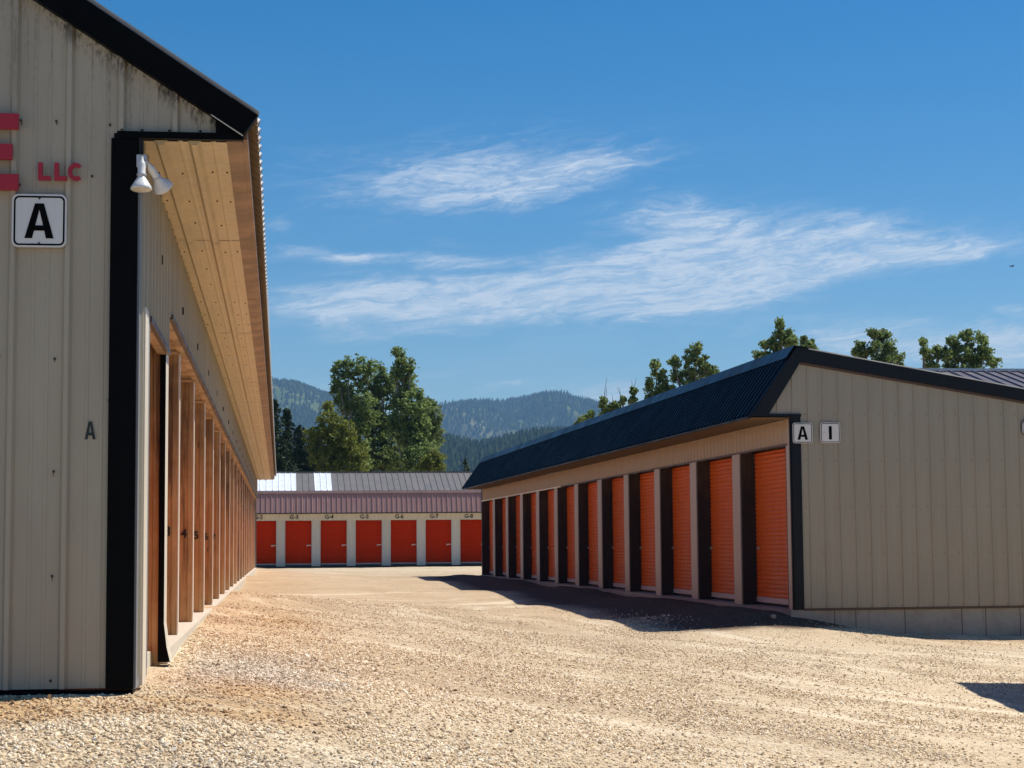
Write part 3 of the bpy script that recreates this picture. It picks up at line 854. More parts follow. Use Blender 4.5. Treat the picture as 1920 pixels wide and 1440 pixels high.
# rake boards
tip, low = (0.657, 3.899), (0.577, 3.785)
up = lambda u: 3.899 + (0.657 - u) * 0.67
m = MB()
y0 = -0.075
m.prism([(low[0], y0, low[1]), (tip[0], y0, tip[1]), (-1.34, y0, up(-1.34)), (-1.3, y0, rake_lo(-1.3))], (0, 0.075, 0))
m.prism([(-1.3, y0, rake_lo(-1.3)), (-1.34, y0, up(-1.34)), (-WA, y0, up(-1.34) - 0.4), (-WA, y0, rake_lo(-WA) - .2)], (0, 0.075, 0))
for k in range(9):
    u_ = 0.48 - k * 0.2; m.screw((u_, y0, rake_lo(u_) + 0.035), (0, -1, 0), 0.008)
m.build('rake_trim', M['black'], bA)
m = MB()
m.add([(low[0], y0 - .004, low[1] - .008), (low[0], y0 - .004, low[1]), (0.40, y0 - .004, rake_lo(0.40)), (0.40, y0 - .004, rake_lo(.4) - .006)], [(0, 1, 2, 3)])
m.build('drip_edge', M['pale_trim'], bA)
# roof sheets
B = Vector((-1, 0, 0.67)).normalized()
N = Vector((0.67, 0, 1)).normalized()
m = MB()
m.ribbed((0.655, -0.05, 3.903), (0, 1, 0), B, N, LA + 0.1, 0.2286, scale_prof(0.2286, 0.07, 0.03, 0.003), 0.0, 2.40, phase=0.05)
m.ribbed((-1.335, -0.05, up(-1.335) + 0.006), (0, 1, 0), (-1, 0, -0.05), (0, 0, 1), LA + 0.1, 0.2286, P9R, 0.0, WA - 1.3)
m.build('roof', M['pale_sheet'], bA)  # sun glare on the rib ends is put into the sheet colour
m = MB()
m.ribbed((0.650, -0.045, 3.885), (0, 1, 0), B, -N, LA + 0.08, 0.2286, [(a, -h) for a, h in scale_prof(0.2286, 0.07, 0.03, 0)], 0.0, 0.18, phase=0.05)
m.build('roof_underside', M['under'], bA)
# fascia board and soffit
m = MB()
sp = 0
while sp < LA:
    L_ = random.choice((3.66, 4.88, 3.05)); e = min(sp + L_, LA)
    m.box(0.485, 0.572, sp + 0.002, e - 0.002, 3.764 + random.uniform(-.002, .002), 3.80); sp += L_
m.box(0.572, 0.60, 0.0, LA, 3.775, 3.86)
m.build('fascia_board', M['fascia'], bA)
m = MB()
prof = [(0.0, 0.0), (0.085, 0.0), (0.105, 0.026), (0.135, 0.026), (0.155, 0.0), (0.215, 0), (.22, .003), (.235, .003), (.24, 0), (0.27, 0.0), (0.29, 0.026), (0.32, 0.026), (0.34, 0.0), (0.40, 0), (.405, .003), (.42, .003), (.425, 0), (0.484, 0.0)]
sp = 0.0; k = 0
while sp < LA:
    e = min(sp + 3.0 + (0.02), LA); zz = 3.765 + 0.003 * (k % 2)
    if k == 0: e = 0.42
    for (a0, h0), (a1, h1) in zip(prof, prof[1:]):
        m.add([(a0, sp, zz - h0), (a1, sp, zz - h1), (a1, e, zz - h1), (a0, e, zz - h0)], [(0, 1, 2, 3)])
    for q in np.arange(sp + 0.5, e, 0.9):
        for u_ in (0.055, 0.19, 0.37, 0.46):
            if random.random() < .8: m.screw((u_ + random.uniform(-.006, .006), q + random.uniform(-.05, .05), zz - 0.001), (0, 0, -1), 0.0065, 1)
    if k == 0:
        for (a0, h0), (a1, h1) in zip(prof, prof[1:]):
            m.add([(a0, 0.002, zz - h0), (a1, 0.002, zz - h1), (a1, 0.002, 3.775), (a0, 0.002, 3.775)], [(0, 1, 2, 3)])
    sp = e - 0.01 if e < LA else e; k += 1
m.build('soffit', [M['soffitA'], M['screw']], bA)
# upper side wall (header) with J-trim; first bay is lower
m = MB()
m.ribbed((0, 0.0, 0), (0, 1, 0), (0, 0, 1), (1, 0, 0), 0.70, 0.2955, PBR, 0.80, 3.762, phase=0.2)
m.ribbed((0, 0.70, 0), (0, 1, 0), (0, 0, 1), (1, 0, 0), 1.92, 0.2955, PBR, 2.862, 3.762, phase=0.25)
m.ribbed((0, 2.62, 0), (0, 1, 0), (0, 0, 1), (1, 0, 0), 0.27, 0.2955, PBR, 3.10, 3.762, phase=0.25)
m.ribbed((0, 2.89, 0), (0, 1, 0), (0, 0, 1), (1, 0, 0), LA - 2.89, 0.2955, PBR, 3.145, 3.762, phase=0.25)
sp = 1.66
while sp < LA:
    m.box(0.002, 0.034, sp, sp + 0.035, 3.32, 3.375, 1); sp += 2.62
m.build('side_wall', [M['sidingA'], M['hole']], bA)
m = MB()
m.box(0.004, 0.033, 0.70, 2.605, 2.825, 2.862)
m.box(0.004, 0.033, 2.895, LA, 3.112, 3.145)
m.build('header_trim', M['brown_trim'], bA)
m = MB()
m.box(-0.055, 0.002, 0.70, 2.605, 2.83, 2.95)
m.box(-0.055, 0.002, 2.895, LA, 3.104, 3.155)
m.build('header_board', M['ceil'], bA)
m = MB()
m.box(-0.015, 0.012, -0.001, 0.24, 0.735, 3.76, 0)
m.box(-0.02, 0.030, 0.24, 0.50, 0.735, 2.86, 1)
m.box(-0.02, 0.022, 0.52, 0.70, 0.76, 2.86, 0)
m.build('corner_flashing', [M['grey_trim'], M['pale_trim']], bA)
MB().box(-0.5, -0.02, 0.70, LA, 3.12, 3.16).build('recess_ceiling', M['ceil'], bA)
# first partition: two boards standing in the gravel, with black and white metal trim bent at the foot
m = MB()
m.box(-0.50, -0.082, 2.65, 2.86, 0.785, 3.115)
m.box(-0.080, -0.040, 2.635, 2.86, 0.69, 3.115)
j0 = m.build('jamb', M['jamb_wood'], bA)
m = MB()
for z0, z1, o0, o1 in ((0.98, 3.11, 0, 0), (0.82, 0.98, 0.02, 0), (0.72, 0.82, 0.045, 0.02)):
    v = [(-0.038, 2.61, z0), (0.002 + o0, 2.61 - o0 * .6, z0), (0.002 + o1, 2.61 - o1 * .6, z1), (-0.038, 2.61, z1)]
    m.add(v, [(0, 1, 2, 3)], 2)
    m.add([(0.002 + o0, 2.61 - o0 * .6, z0), (0.004 + o0, 2.87 + o0 * .4, z0), (0.004 + o1, 2.87 + o1 * .4, z1), (0.002 + o1, 2.61 - o1 * .6, z1)], [(0, 1, 2, 3)], 1)
m.box(-0.036, 0.001, 2.62, 2.868, 0.74, 3.11, 0)
m.build('bent_jamb_trim', [M['brown_trim'], M['pale_trim'], M['black']], bA)
# repeated partitions
m = MB()
m.box(-0.5, -0.091, 5.078, 5.20, 0.79, 3.085)
m.box(-0.089, -0.047, 5.07, 5.20, 0.79, 3.085, 1)
jb = m.build('jamb', [M['jamb_wood'], M['jamb_wood2']], bA)
m = MB(); m.box(-0.046, -0.036, 5.068, 5.215, 0.80, 3.085)
jt = m.build('jamb_trim', M['pale_trim'], jb)
jambs = [jb] + [copy_part(jb, 2.62 * k) for k in range(1, 19) if 5.07 + 2.62 * k < LA]
for k, ch in enumerate('34567'):
    ctr = (-0.125, 0, 1.625)
    text_mesh('number', ch, 0.115, M['ink'], jambs[k], Matrix.Translation((ctr[0], 5.060, ctr[2])) @ Matrix.Rotation(R(90), 4, 'X'), 0.003)
# orange roll-up doors deep in the bays
m = MB()
m.ribbed((-0.42, 5.2, 0.84), (0, 0, 1), (0, 1, 0), (1, 0, 0), 2.26, 0.075, [(0, 0), (.02, .012), (.045, .012), (.065, 0)], 0.0, 2.49)
m.box(-0.44, -0.39, 5.2, 7.69, 0.80, 0.84, 1)
da = m.build('door', [M['orange'], M['door_bar']], bA)
for k in range(1, 18): copy_part(da, 2.62 * k)
copy_part(da, -2.2)
m = MB(); m.box(-0.44, -0.40, 0.70, 2.64, 0.80, 2.86)
m.build('door', M['orange'], bA)
m = MB()
m.box(-0.6, -0.085, 0.3, 2.60, 0.40, 0.796)
m.box(-0.6, 0.012, 2.90, LA, 0.40, 0.788)
m.build('slab_edge', M['curb'], bA)
MB().box(-WA + .05, -0.6, LA - .05, LA, .5, 4.9).box(-WA, -WA + .05, .05, LA - .05, .5, 4.75).build('rear_wall', M['sidingA'], bA)
MB().box(-0.6, 0.0, LA - .03, LA, .5, 3.76).build('end_pier', M['grey_trim'], bA)
m = MB(); m.prism([(0.0, LA, 3.765), (0.64, LA, 3.88), (-1.33, LA, up(-1.33) - .03), (-1.3, LA, 3.765)], (0, 0.03, 0)); m.build('rake_trim', M['black'], bA)

def onwall(o, root, u, s, z, rz=0.0):
    """place a top-level thing in a building's frame"""
    Mx = root.matrix_basis if False else Matrix.Translation(root.location) @ Matrix.Rotation(root.rotation_euler.z, 4, 'Z')
    p = Mx @ Vector((u, s, z))
    o.location = p; o.rotation_euler = (0, 0, root.rotation_euler.z + rz)
    return o

def rrect(w_, h_, r, y, n=5):
    pts = []
    for cx, cz, a0 in ((w_ / 2 - r, h_ / 2 - r, 0), (-w_ / 2 + r, h_ / 2 - r, 90), (-w_ / 2 + r, -h_ / 2 + r, 180), (w_ / 2 - r, -h_ / 2 + r, 270)):
        for k in range(n + 1):
            a = R(a0 + 90 * k / n); pts.append((cx + r * math.cos(a), y, cz + r * math.sin(a)))
    return pts

def letter_polys(ch):
    if ch == 'A':
        iw = lambda z: 0.26 + 0.29 * z
        return [[(0, 0), (.26, 0), (.5, .828), (.5, 1), (.345, 1)], [(1, 0), (.655, 1), (.5, 1), (.5, .828), (.74, 0)],
                [(iw(.22), .22), (1 - iw(.22), .22), (1 - iw(.37), .37), (iw(.37), .37)]]
    if ch == 'I': return [[(.35, 0), (.65, 0), (.65, 1), (.35, 1)]]
    if ch == 'L': return [[(0, 0), (1, 0), (1, .24), (.36, .24), (0, .24)], [(0, .24), (.36, .24), (.36, 1), (0, 1)]]
    if ch == 'E': return [[(0, 0), (.32, 0), (.32, 1), (0, 1)], [(.32, 0), (1, 0), (1, .205), (.32, .205)], [(.32, .4), (.87, .4), (.87, .6), (.32, .6)], [(.32, .8), (.99, .8), (.99, 1), (.32, 1)]]
    if ch == 'C':
        out = []; n = 18
        for k in range(n):
            a0, a1 = R(48 + 264 * k / n), R(48 + 264 * (k + 1) / n)
            q = [(.5 + .5 * math.cos(a0), .5 + .5 * math.sin(a0)), (.5 + .5 * math.cos(a1), .5 + .5 * math.sin(a1)),
                 (.5 + .24 * math.cos(a1), .5 + .28 * math.sin(a1)), (.5 + .24 * math.cos(a0), .5 + .28 * math.sin(a0))]
            out.append(q)
        return out
def letter(mb, ch, w_, h_, y, depth, cx=0, cz=0, mi=0):
    for poly in letter_polys(ch):
        mb.prism([(cx + (p[0] - .5) * w_, y, cz + (p[1] - .5) * h_) for p in poly], (0, depth, 0), mi)

def square_sign(label, root, u, z, size, ch, holes, y=-0.036):
    t_ = empty('letter_sign', (0, 0, 0))
    onwall(t_, root, u, y, z)
    tag(t_, label, 'sign', 'square white letter signs')
    m = MB(); m.prism(rrect(size, size, size * .12, -0.003), (0, 0.003, 0))
    m.build('sign_plate', M['signw'], t_)
    # black border ring
    m = MB(); a, b_ = rrect(size * .93, size * .93, size * .095, -0.0045), rrect(size * .865, size * .865, size * .07, -0.0045)
    n = len(a)
    m.add(a + b_, [(i, (i + 1) % n, (i + 1) % n + n, i + n) for i in range(n)])
    m.build('border', M['signk'], t_)
    m = MB(); letter(m, ch, size * (.53 if ch == 'A' else .5), size * .655, -0.0062, .002, 0, -size * .005); m.build('letter', M['signk'], t_)
    for (hx, hz) in holes:
        m = MB(); m.screw((hx * size, -0.003, hz * size), (0, -1, 0), 0.006); m.build('bolt', M['hole'], t_)
    return t_
square_sign('white square sign lettered A on the near left wall under the red letters', bA, -0.530, 3.294, 0.295, 'A', ((0, .42), (0, -.425)))

# LLC raised letters
tL = empty('raised_lettering', (0, 0, 0)); onwall(tL, bA, -0.418, -0.03, 3.568)
tag(tL, 'small raised red letters LLC on the cream wall above the sign', 'lettering')
for ch, x_, w_ in (('L', -.087, .068), ('L', 0.0, .068), ('C', .082, .086)):
    m = MB(); letter(m, ch, w_, .098, -0.022, .024, x_); m.build('letter', M['red'], tL)
tE = empty('raised_letter', (0, 0, 0)); onwall(tE, bA, -0.778, -0.03, 3.672)
tag(tE, 'large raised red letter E cut off by the photo edge', 'lettering')
m = MB(); letter(m, 'E', .27, .425, -0.035, .034); m.build('letter', M['red'], tE)
# stencilled small A
tS = empty('stencil_letter', (0, 0, 0)); onwall(tS, bA, -0.2455, -0.006, 2.141)
tag(tS, 'small dark letter A beside the black corner trim', 'lettering')
m = MB(); letter(m, 'A', .058, .098, -0.002, .001); m.build('letter', M['signg'], tS)

# twin floodlight under the eave
fl = empty('floodlight', (0, 0, 0)); onwall(fl, bA, 0, 0, 0)
tag(fl, 'twin white floodlight on the black corner under the eave', 'floodlight')
m = MB(); m.box(-0.005, 0.05, -0.075, -0.036, 3.60, 3.665); m.tube([(.03, -.075, 3.64), (.034, -.20, 3.625)], .008, 8); m.tube([(.04, -.075, 3.63), (.063, -.05, 3.62)], .008, 8); m.build('mounting_plate', M['lampb'], fl); m = MB(); m.box(0.004, 0.028, -0.045, 0.0, 3.665, 3.765); m.build('bracket', M['hole'], fl)
def head(base, ax, s=1.0):
    ax = Vector(ax).normalized(); base = Vector(base)
    m = MB()
    m.lathe([(.008, -0.02), (.010, 0.0), (.0175, .012), (.021, .03), (.021, .075), (.024, .08), (.024, .086), (.018, .088), (.02, .095), (.033, .115), (.047, .138), (.056, .155), (.058, .165), (.056, .168)], base, ax, 28)
    h = m.build('lamp_head', M['lampw'], fl, True)
    g_ = MB(); g_.lathe([(.0555, .1665), (.04, .172), (.02, .175), (.0005, .176)], base, ax, 28); g_.build('lens', M['lampg'], h, True)
    r_ = MB(); r_.lathe([(.0245, .078), (.0265, .080), (.0265, .087), (.0245, .089)], base, ax, 28); r_.build('collar', M['lampb'], h, True)
head((0.034, -0.215, 3.605), (0.0, -0.10, -1))
head((0.062, -0.045, 3.612), (0.42, 0.62, -0.62))

# ------------------------------------------------------------------ building B (right)
bB = empty('storage_building', (PB[0], PB[1], 0), -AZR)
tag(bB, 'taupe storage building at the right with orange roll-up doors and a dark blue mansard', 'building', 'rows of storage units')
LB, WB = 35.4, 6.6
rb_lo = lambda u: 4.215 - (u - 0.157) * 0.164
rb_up = lambda u: 4.43 - (u - 0.0946) * 0.172
m = MB()
m.ribbed((0.14, 0, 0), (1, 0, 0), (0, 0, 1), (0, -1, 0), WB - 0.14, 0.2395, P9, 0.515, lambda a: rb_lo(a + .14) + .02, phase=0.2395 - 0.113)
sl = (4.215 - 3.40) / (0.157 + 0.368)
m.ribbed((-0.37, 0, 0), (1, 0, 0), (0, 0, 1), (0, -1, 0), 0.51, 0.2395, P9, 3.415, lambda a: min(3.40 + sl * a + 0.01, rb_lo(a - .37)), phase=0.2395 - 0.145)
for row, z_ in ((0, 0.535), (1, 1.32), (2, 2.02), (3, 2.72), (4, 3.42)):
    u_ = 0.21 + (0.0 if row else .03)
    while u_ < WB:
        if z_ < rb_lo(u_) - .1: m.screw((u_ + random.uniform(-.006, .006), -0.001, z_ + random.uniform(-.006, .006)), (0, -1, 0), 0.007, 1)
        u_ += 0.2395
m.build('gable_wall', [M['sidingB'], M['screw']], bB)
m = MB(); m.box(0.14, WB, -0.012, 0.02, 0.478, 0.512); m.build('base_flashing', M['brown_trim'], bB)
m = MB()
m.box(0.0, WB, 0.022, 0.25, -0.3, 0.478)
m.box(-0.02, 0.25, 0.0, 0.3, -0.3, 0.492)
for u_ in (0.62, 0.95, 1.72, 2.62, 3.0, 3.55, 4.1, 4.6, 5.2, 5.8): m.box(u_, u_ + 0.008, 0.017, 0.0225, -0.2, 0.477, 1)
m.build('foundation', [M['concj'], M['joint']], bB)
m = MB(); m.box(0.0, 0.146, -0.022, -0.002, 0.495, 3.40); m.build('corner_trim', M['navy'], bB)
m = MB(); m.box(-0.58, 0.155, -0.034, 0.01, 3.385, 3.425); m.build('eave_trim', M['navy'], bB)
m = MB(); y0 = -0.06
m.prism([(-0.368, y0, 3.40), (0.157, y0, 4.215), (0.0946, y0, 4.43), (-0.649, y0, 3.386)], (0, 0.06, 0))
m.prism([(0.157, y0, 4.215), (WB + .1, y0, rb_lo(WB + .1)), (WB + .1, y0, rb_up(WB + .1)), (0.0946, y0, 4.43)], (0, 0.06, 0))
m.build('rake_trim', M['navy'], bB)
m = MB(); m.box(0.16, WB, -0.018, -0.001, 0, 0.0)
m = MB()
m.prism([(0.165, -0.03, 4.175), (WB, -0.03, rb_lo(WB) - .04), (WB, -0.03, rb_lo(WB) - .004), (0.165, -0.03, 4.211)], (0, .029, 0)); m.build('rake_underlap', M['brown_trim'], bB)
# roof
vec = Vector((0.0946 + 0.655, 0, 4.435 - 3.39)); Lm = vec.length
Nn = Vector((-vec.z, 0, vec.x)).normalized()
m = MB(); m.ribbed((-0.655, -0.05, 3.392), (0, 1, 0), vec, Nn, LB + 0.35, 0.2286, scale_prof(0.2286, 0.07, 0.032, 0.0), 0.0, Lm - 0.02, phase=0.1)
m.build('mansard_roof', M['roofB'], bB)
m = MB()
c0 = Vector((0.0946, 0, 4.44)); c1 = c0 - vec.normalized() * 0.235 + Nn * 0.038
c0 = c0 + Nn * 0.038
cx = Vector((0.30, 0, rb_up(0.30) + 0.035))
for a, b_ in ((c1, c0), (c0, cx)):
    m.add([(a.x, -0.065, a.z), (b_.x, -0.065, b_.z), (b_.x, LB + .3, b_.z), (a.x, LB + .3, a.z)], [(0, 1, 2, 3)])
m.build('ridge_cap', M['capB'], bB)
m = MB(); m.ribbed((0.10, -0.05, 4.435), (0, 1, 0), (1, 0, -0.172), (0, 0, 1), LB + 0.35, 0.2286, P9R, 0.0, WB + .1)
m.build('low_slope_roof', M['capB'], bB)
m = MB()
m.ribbed((-0.63, 0.0, 3.372), (0, 1, 0), (1, 0, 0), (0, 0, -1), LB, 0.2286, scale_prof(.2286, .05, .012, .002), 0.0, 0.625)
m.build('soffit', M['soffitB'], bB)
m = MB(); m.ribbed((0, 0.02, 0), (0, 1, 0), (0, 0, 1), (-1, 0, 0), LB - .02, 0.2395, scale_prof(.2395, .06, .016, .003), 2.99, 3.36, phase=.1)
m.build('header_wall', M['sidingB2'], bB)
m = MB(); m.box(-0.022, 0.0, 0.16, 19.9, 2.962, 2.99); m.build('header_trim', M['brown_trim'], bB)
m = MB(); m.box(-0.024, 0.0, 19.9, LB, 2.955, 2.992); m.build('bright_header_trim', M['pale_trim'], bB)
m = MB(); m.box(-0.66, -0.615, 0.0, LB, 3.362, 3.388); m.build('drip_edge', M['navy'], bB)
# openings
PIT = 2.935; F0 = 2.81
def pier(s0, s1):
    m = MB(); m.box(-0.012, 0.04, s0 + 0.07, s1, 0.49, 2.962, 0)
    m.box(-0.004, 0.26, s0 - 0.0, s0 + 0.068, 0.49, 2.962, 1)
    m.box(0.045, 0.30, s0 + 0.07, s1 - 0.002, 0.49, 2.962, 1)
    return m
p0 = pier(2.80, 3.33)
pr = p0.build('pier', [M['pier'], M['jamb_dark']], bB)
for k in range(1, 11): copy_part(pr, PIT * k)
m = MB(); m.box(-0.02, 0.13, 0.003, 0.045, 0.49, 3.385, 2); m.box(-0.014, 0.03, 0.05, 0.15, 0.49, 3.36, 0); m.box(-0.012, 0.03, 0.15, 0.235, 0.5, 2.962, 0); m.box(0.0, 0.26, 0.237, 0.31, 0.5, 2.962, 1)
m.build('corner_pier', [M['pier'], M['jamb_dark'], M['navy']], bB)
m = MB(); m.box(-0.02, 0.30, LB - 0.10, LB, 0.49, 3.36, 0); m.box(-0.004, .30, LB - .16, LB - .10, .5, 2.962, 1)
m.build('corner_pier', [M['navy'], M['jamb_dark']], bB)
def door(s0, s1, u, z0, z1, matd, parent, sgn=1, pitch=0.07):
    m = MB()
    m.ribbed((u, s0, z0 + 0.085), (0, 0, 1), (0, 1, 0), (-sgn, 0, 0), z1 - z0 - 0.085, pitch, [(0, 0), (pitch * .28, .013), (pitch * .62, .013), (pitch * .9, 0)], 0.0, s1 - s0)
    d_ = m.build('door', matd, parent)
    m = MB(); m.box(u - .02, u + .02, s0, s1, z0, z0 + 0.083); m.build('bottom_bar', M['door_bar'], d_)
    m = MB(); m.box(u - .03, u - .012, s1 - .2, s1 - .12, z0 + .85, z0 + .90); m.box(u - .04, u - .03, s1 - .24, s1 - .10, z0 + .865, z0 + .885); m.build('handle', M['handle'], d_)
    return d_
d0 = door(0.31, 2.80, 0.24, 0.535, 2.962, M['orange'], bB)
for k in range(1, 12): copy_part(d0, PIT * k + (0.18 if k == 11 else 0.09))
m = MB(); m.box(-0.06, 0.30, -0.01, LB, 0.25, 0.488); m.build('slab_edge', M['concrete'], bB)
m = MB(); m.box(WB - .04, WB, .02, LB, 0.2, rb_lo(WB)); m.box(0.3, WB - .04, LB - .05, LB - .01, .2, 3.3)
m.prism([(-0.6, LB - .02, 3.39), (0.3, LB - .02, 3.39), (WB, LB - .02, 3.1), (WB, LB - .02, rb_lo(WB)), (.15, LB - .02, 4.2), (0.05, LB - .02, 4.3)], (0, .03, 0))
m.build('rear_wall', M['sidingB'], bB)
MB().box(0.27, 0.30, 0.3, LB - .2, 0.5, 3.3).build('inner_partition', M['jamb_dark'], bB)

square_sign('small white square sign lettered A overlapping the dark corner trim of the right building', bB, 0.168, 3.137, 0.309, 'A', ((0, .43),), -0.040)
square_sign('small white square sign with a single bar letter I on the taupe wall', bB, 0.604, 3.142, 0.309, 'I', ((-.32, 0),), -0.030)
to = empty('octagonal_sign', (0, 0, 0)); onwall(to, bB, 3.805, -0.03, 3.222)
tag(to, 'pale octagonal sign on the taupe wall, cut off by the right edge', 'sign')
def octo(r, y): return [(r * math.cos(R(22.5 + 45 * k)), y, r * math.sin(R(22.5 + 45 * k))) for k in range(8)]
m = MB(); m.prism(octo(.170, -.003), (0, .003, 0)); m.build('sign_plate', M['signk'], to)
m = MB(); m.prism(octo(.160, -.0045), (0, .0012, 0)); m.build('rim', M['signw'], to)
m = MB(); a, b_ = octo(.148, -.0052), octo(.139, -.0052)
m.add(a + b_, [(i, (i + 1) % 8, (i + 1) % 8 + 8, i + 8) for i in range(8)]); m.build('border', M['signg'], to)
m = MB(); letter(m, 'C', .16, .18, -.0065, .002, -.02, .01); m.build('letter', M['signg'], to)

# ------------------------------------------------------------------ building G (far end)
G0 = at(600.75, 1058, 89.0)
aG = R(7.2)
bG = empty('storage_building', (G0.x, G0.y, 0), aG)
tag(bG, 'low storage building across the far end with red-orange doors and a mauve sheet roof', 'building', 'rows of storage units')
# local: x right along facade, y back; G-4 door spans x 0..1.26
PG = 1.683; X0, X1 = -8.6, 18.6
zb, zt = 0.63, 2.72
m = MB(); m.ribbed((X0, 0, 0), (1, 0, 0), (0, 0, 1), (0, -1, 0), X1 - X0, .2286, scale_prof(.2286, .05, .012, .002), 2.725, 3.10)
m.build('header_wall', M['sidingG'], bG)
m = MB(); m.ribbed((1.26, 0, 0), (1, 0, 0), (0, 0, 1), (0, -1, 0), 0.43, .11, [(0, 0), (.02, .01), (.05, .01), (.07, 0)], 0.54, 2.722)
m.box(1.26, 1.275, -.02, .2, .54, 2.72); m.box(1.675, 1.69, -.02, .2, .54, 2.72)
pg = m.build('pier', M['sidingG'], bG)
m = MB(); m.ribbed((0, 0.16, zb + .04), (0, 0, 1), (1, 0, 0), (0, -1, 0), zt - zb - .04, .09, [(0, 0), (.025, .012), (.055, .012), (.08, 0)], 0.0, 1.26)
dg = m.build('door', M['red_orange'], bG)
m = MB(); m.box(0, 1.26, .13, .17, zb - .01, zb + .045); m.build('bottom_bar', M['door_bar'], dg)
m = MB(); m.box(1.03, 1.24, .10, .13, 1.52, 1.56); m.box(1.03, 1.09, .095, .125, 1.49, 1.55); m.build('handle', M['handle'], dg)
for k in range(-5, 10):
    if k == 0: continue
    copy_part(pg, dx=PG * k); copy_part(dg, dx=PG * k)
for k in range(-5, 10):
    n_ = k + 4
    if n_ < 1: continue
    text_mesh('unit_number', 'G-%d' % n_, 0.265, M['ink'], bG, Matrix.Translation((0.42 + PG * k, -0.03, 2.885)) @ Matrix.Rotation(R(90), 4, 'X'), 0.004)
m = MB(); m.box(X0, X1, 0.02, .3, .3, .60); m.build('slab_edge', M['joint'], bG)
vec = Vector((0, 0.42, 1.04)); Nn = Vector((0, -1.04, 0.42)).normalized()
m = MB(); m.ribbed((X0, -0.55, 3.075), (1, 0, 0), vec, Nn, X1 - X0, 0.2405, scale_prof(.2405, .04, .028, .003), 0.0, vec.length)
m.build('mansard_roof', M['mauve'], bG)
m = MB(); m.box(X0, X1, -.575, -.55, 3.03, 3.085); m.build('drip_edge', M['joint'], bG)
m = MB(); m.prism([(X0, -.22, 4.02), (X0, -.16, 4.14), (X0, .1, 4.165), (X0, .1, 4.05)], (X1 - X0, 0, 0)); m.build('ridge_cap', M['mauve_cap'], bG)
m = MB(); m.box(X0, X1, -.55, 0.0, 3.05, 3.07); m.build('soffit', M['sidingG'], bG)
# upper roof with two pale light panels
v2 = Vector((0, 2.9, 0.98)); n2 = Vector((0, -0.98, 2.9)).normalized()
m = MB()
def seg(xa, xb, mi, dz):
    m.ribbed((xa, -.1, 4.15 + dz), (1, 0, 0), v2, n2, xb - xa, .30, [(0, 0), (.012, .03), (.03, .03), (.042, 0)], 0.0, v2.length, mi)
def xat(px, py=905):
    p = at(px, py, 91.5); q = Vector((p.x - G0.x, p.y - G0.y)); return q.x * math.cos(aG) + q.y * math.sin(aG)
cuts = [(X0, xat(555), 1), (xat(555), xat(588), 0), (xat(588), xat(620.5), 1), (xat(620.5), X1, 0)]
seg(xat(555), xat(588), 0, 0); seg(xat(620.5), X1, 0, 0)
m.build('upper_roof', M['greyroof'], bG)
m = MB(); seg(X0, xat(555), 0, .004); m.build('light_panel', M['white_panel'], bG)
m = MB(); seg(xat(588), xat(620.5), 0, .004); m.build('light_panel', M['white_panel'], bG)
m = MB(); m.box(X0, X1, 2.7, 2.95, 5.10, 5.175); m.build('ridge_cap', M['greyroof'], bG)
m = MB(); m.ribbed((X0, 2.95, 5.12), (1, 0, 0), (0, 7.5, -1.2), (0, 0, 1), X1 - X0, .30, [(0, 0), (.012, .03), (.03, .03), (.042, 0)], 0, 7.6); m.build('back_roof', M['greyroof'], bG)
m = MB(); m.box(X0, X0 + .05, 0.0, 10.5, .3, 4.0); m.box(X1 - .05, X1, 0, 10.5, .3, 4.0); m.box(X0 + .05, X1 - .05, 10.4, 10.5, .3, 4.0); m.box(X0 + .05, X1 - .05, .25, .3, .3, 4.0)
m.build('end_wall', M['sidingG'], bG)

# ------------------------------------------------------------------ building D (roof seen behind the right building)
D0 = at(1700, 1000, 50.0)
bD = empty('storage_building', (10.2, 50.0, 0), R(8.5))
tag(bD, 'plum-grey ribbed roof of a building standing behind the right-hand storage building', 'building', 'rows of storage units')
m = MB()
zr = 6.13
m.ribbed((0, 0, zr), (1, 0, 0), (0, -6, -1.55), (0, -1.55, 6), 14, .2286 * 1.45, [(0, 0), (.02, .04), (.05, .04), (.07, 0)], 0, 6.3)
m.build('roof', M['plum'], bD)
m = MB(); m.ribbed((0, 0, zr), (1, 0, 0), (0, 6, -1.55), (0, 1.55, 6), 14, .33, [(0, 0), (.02, .04), (.05, .04), (.07, 0)], 0, 6.3); m.build('back_roof', M['plum'], bD)
m = MB(); m.box(-.1, 14.1, -.16, .16, zr - .02, zr + .055); m.build('ridge_cap', M['pale_sheet'], bD)
m = MB(); m.box(.2, 13.8, -5.8, 5.8, .2, 4.55); m.prism([(.2, -5.8, 4.55), (.2, 5.8, 4.55), (.2, 0, 6.05)], (.05, 0, 0)); m.prism([(13.8, -5.8, 4.55), (13.8, 5.8, 4.55), (13.8, 0, 6.05)], (-.05, 0, 0)); m.build('wall', M['sidingB'], bD)

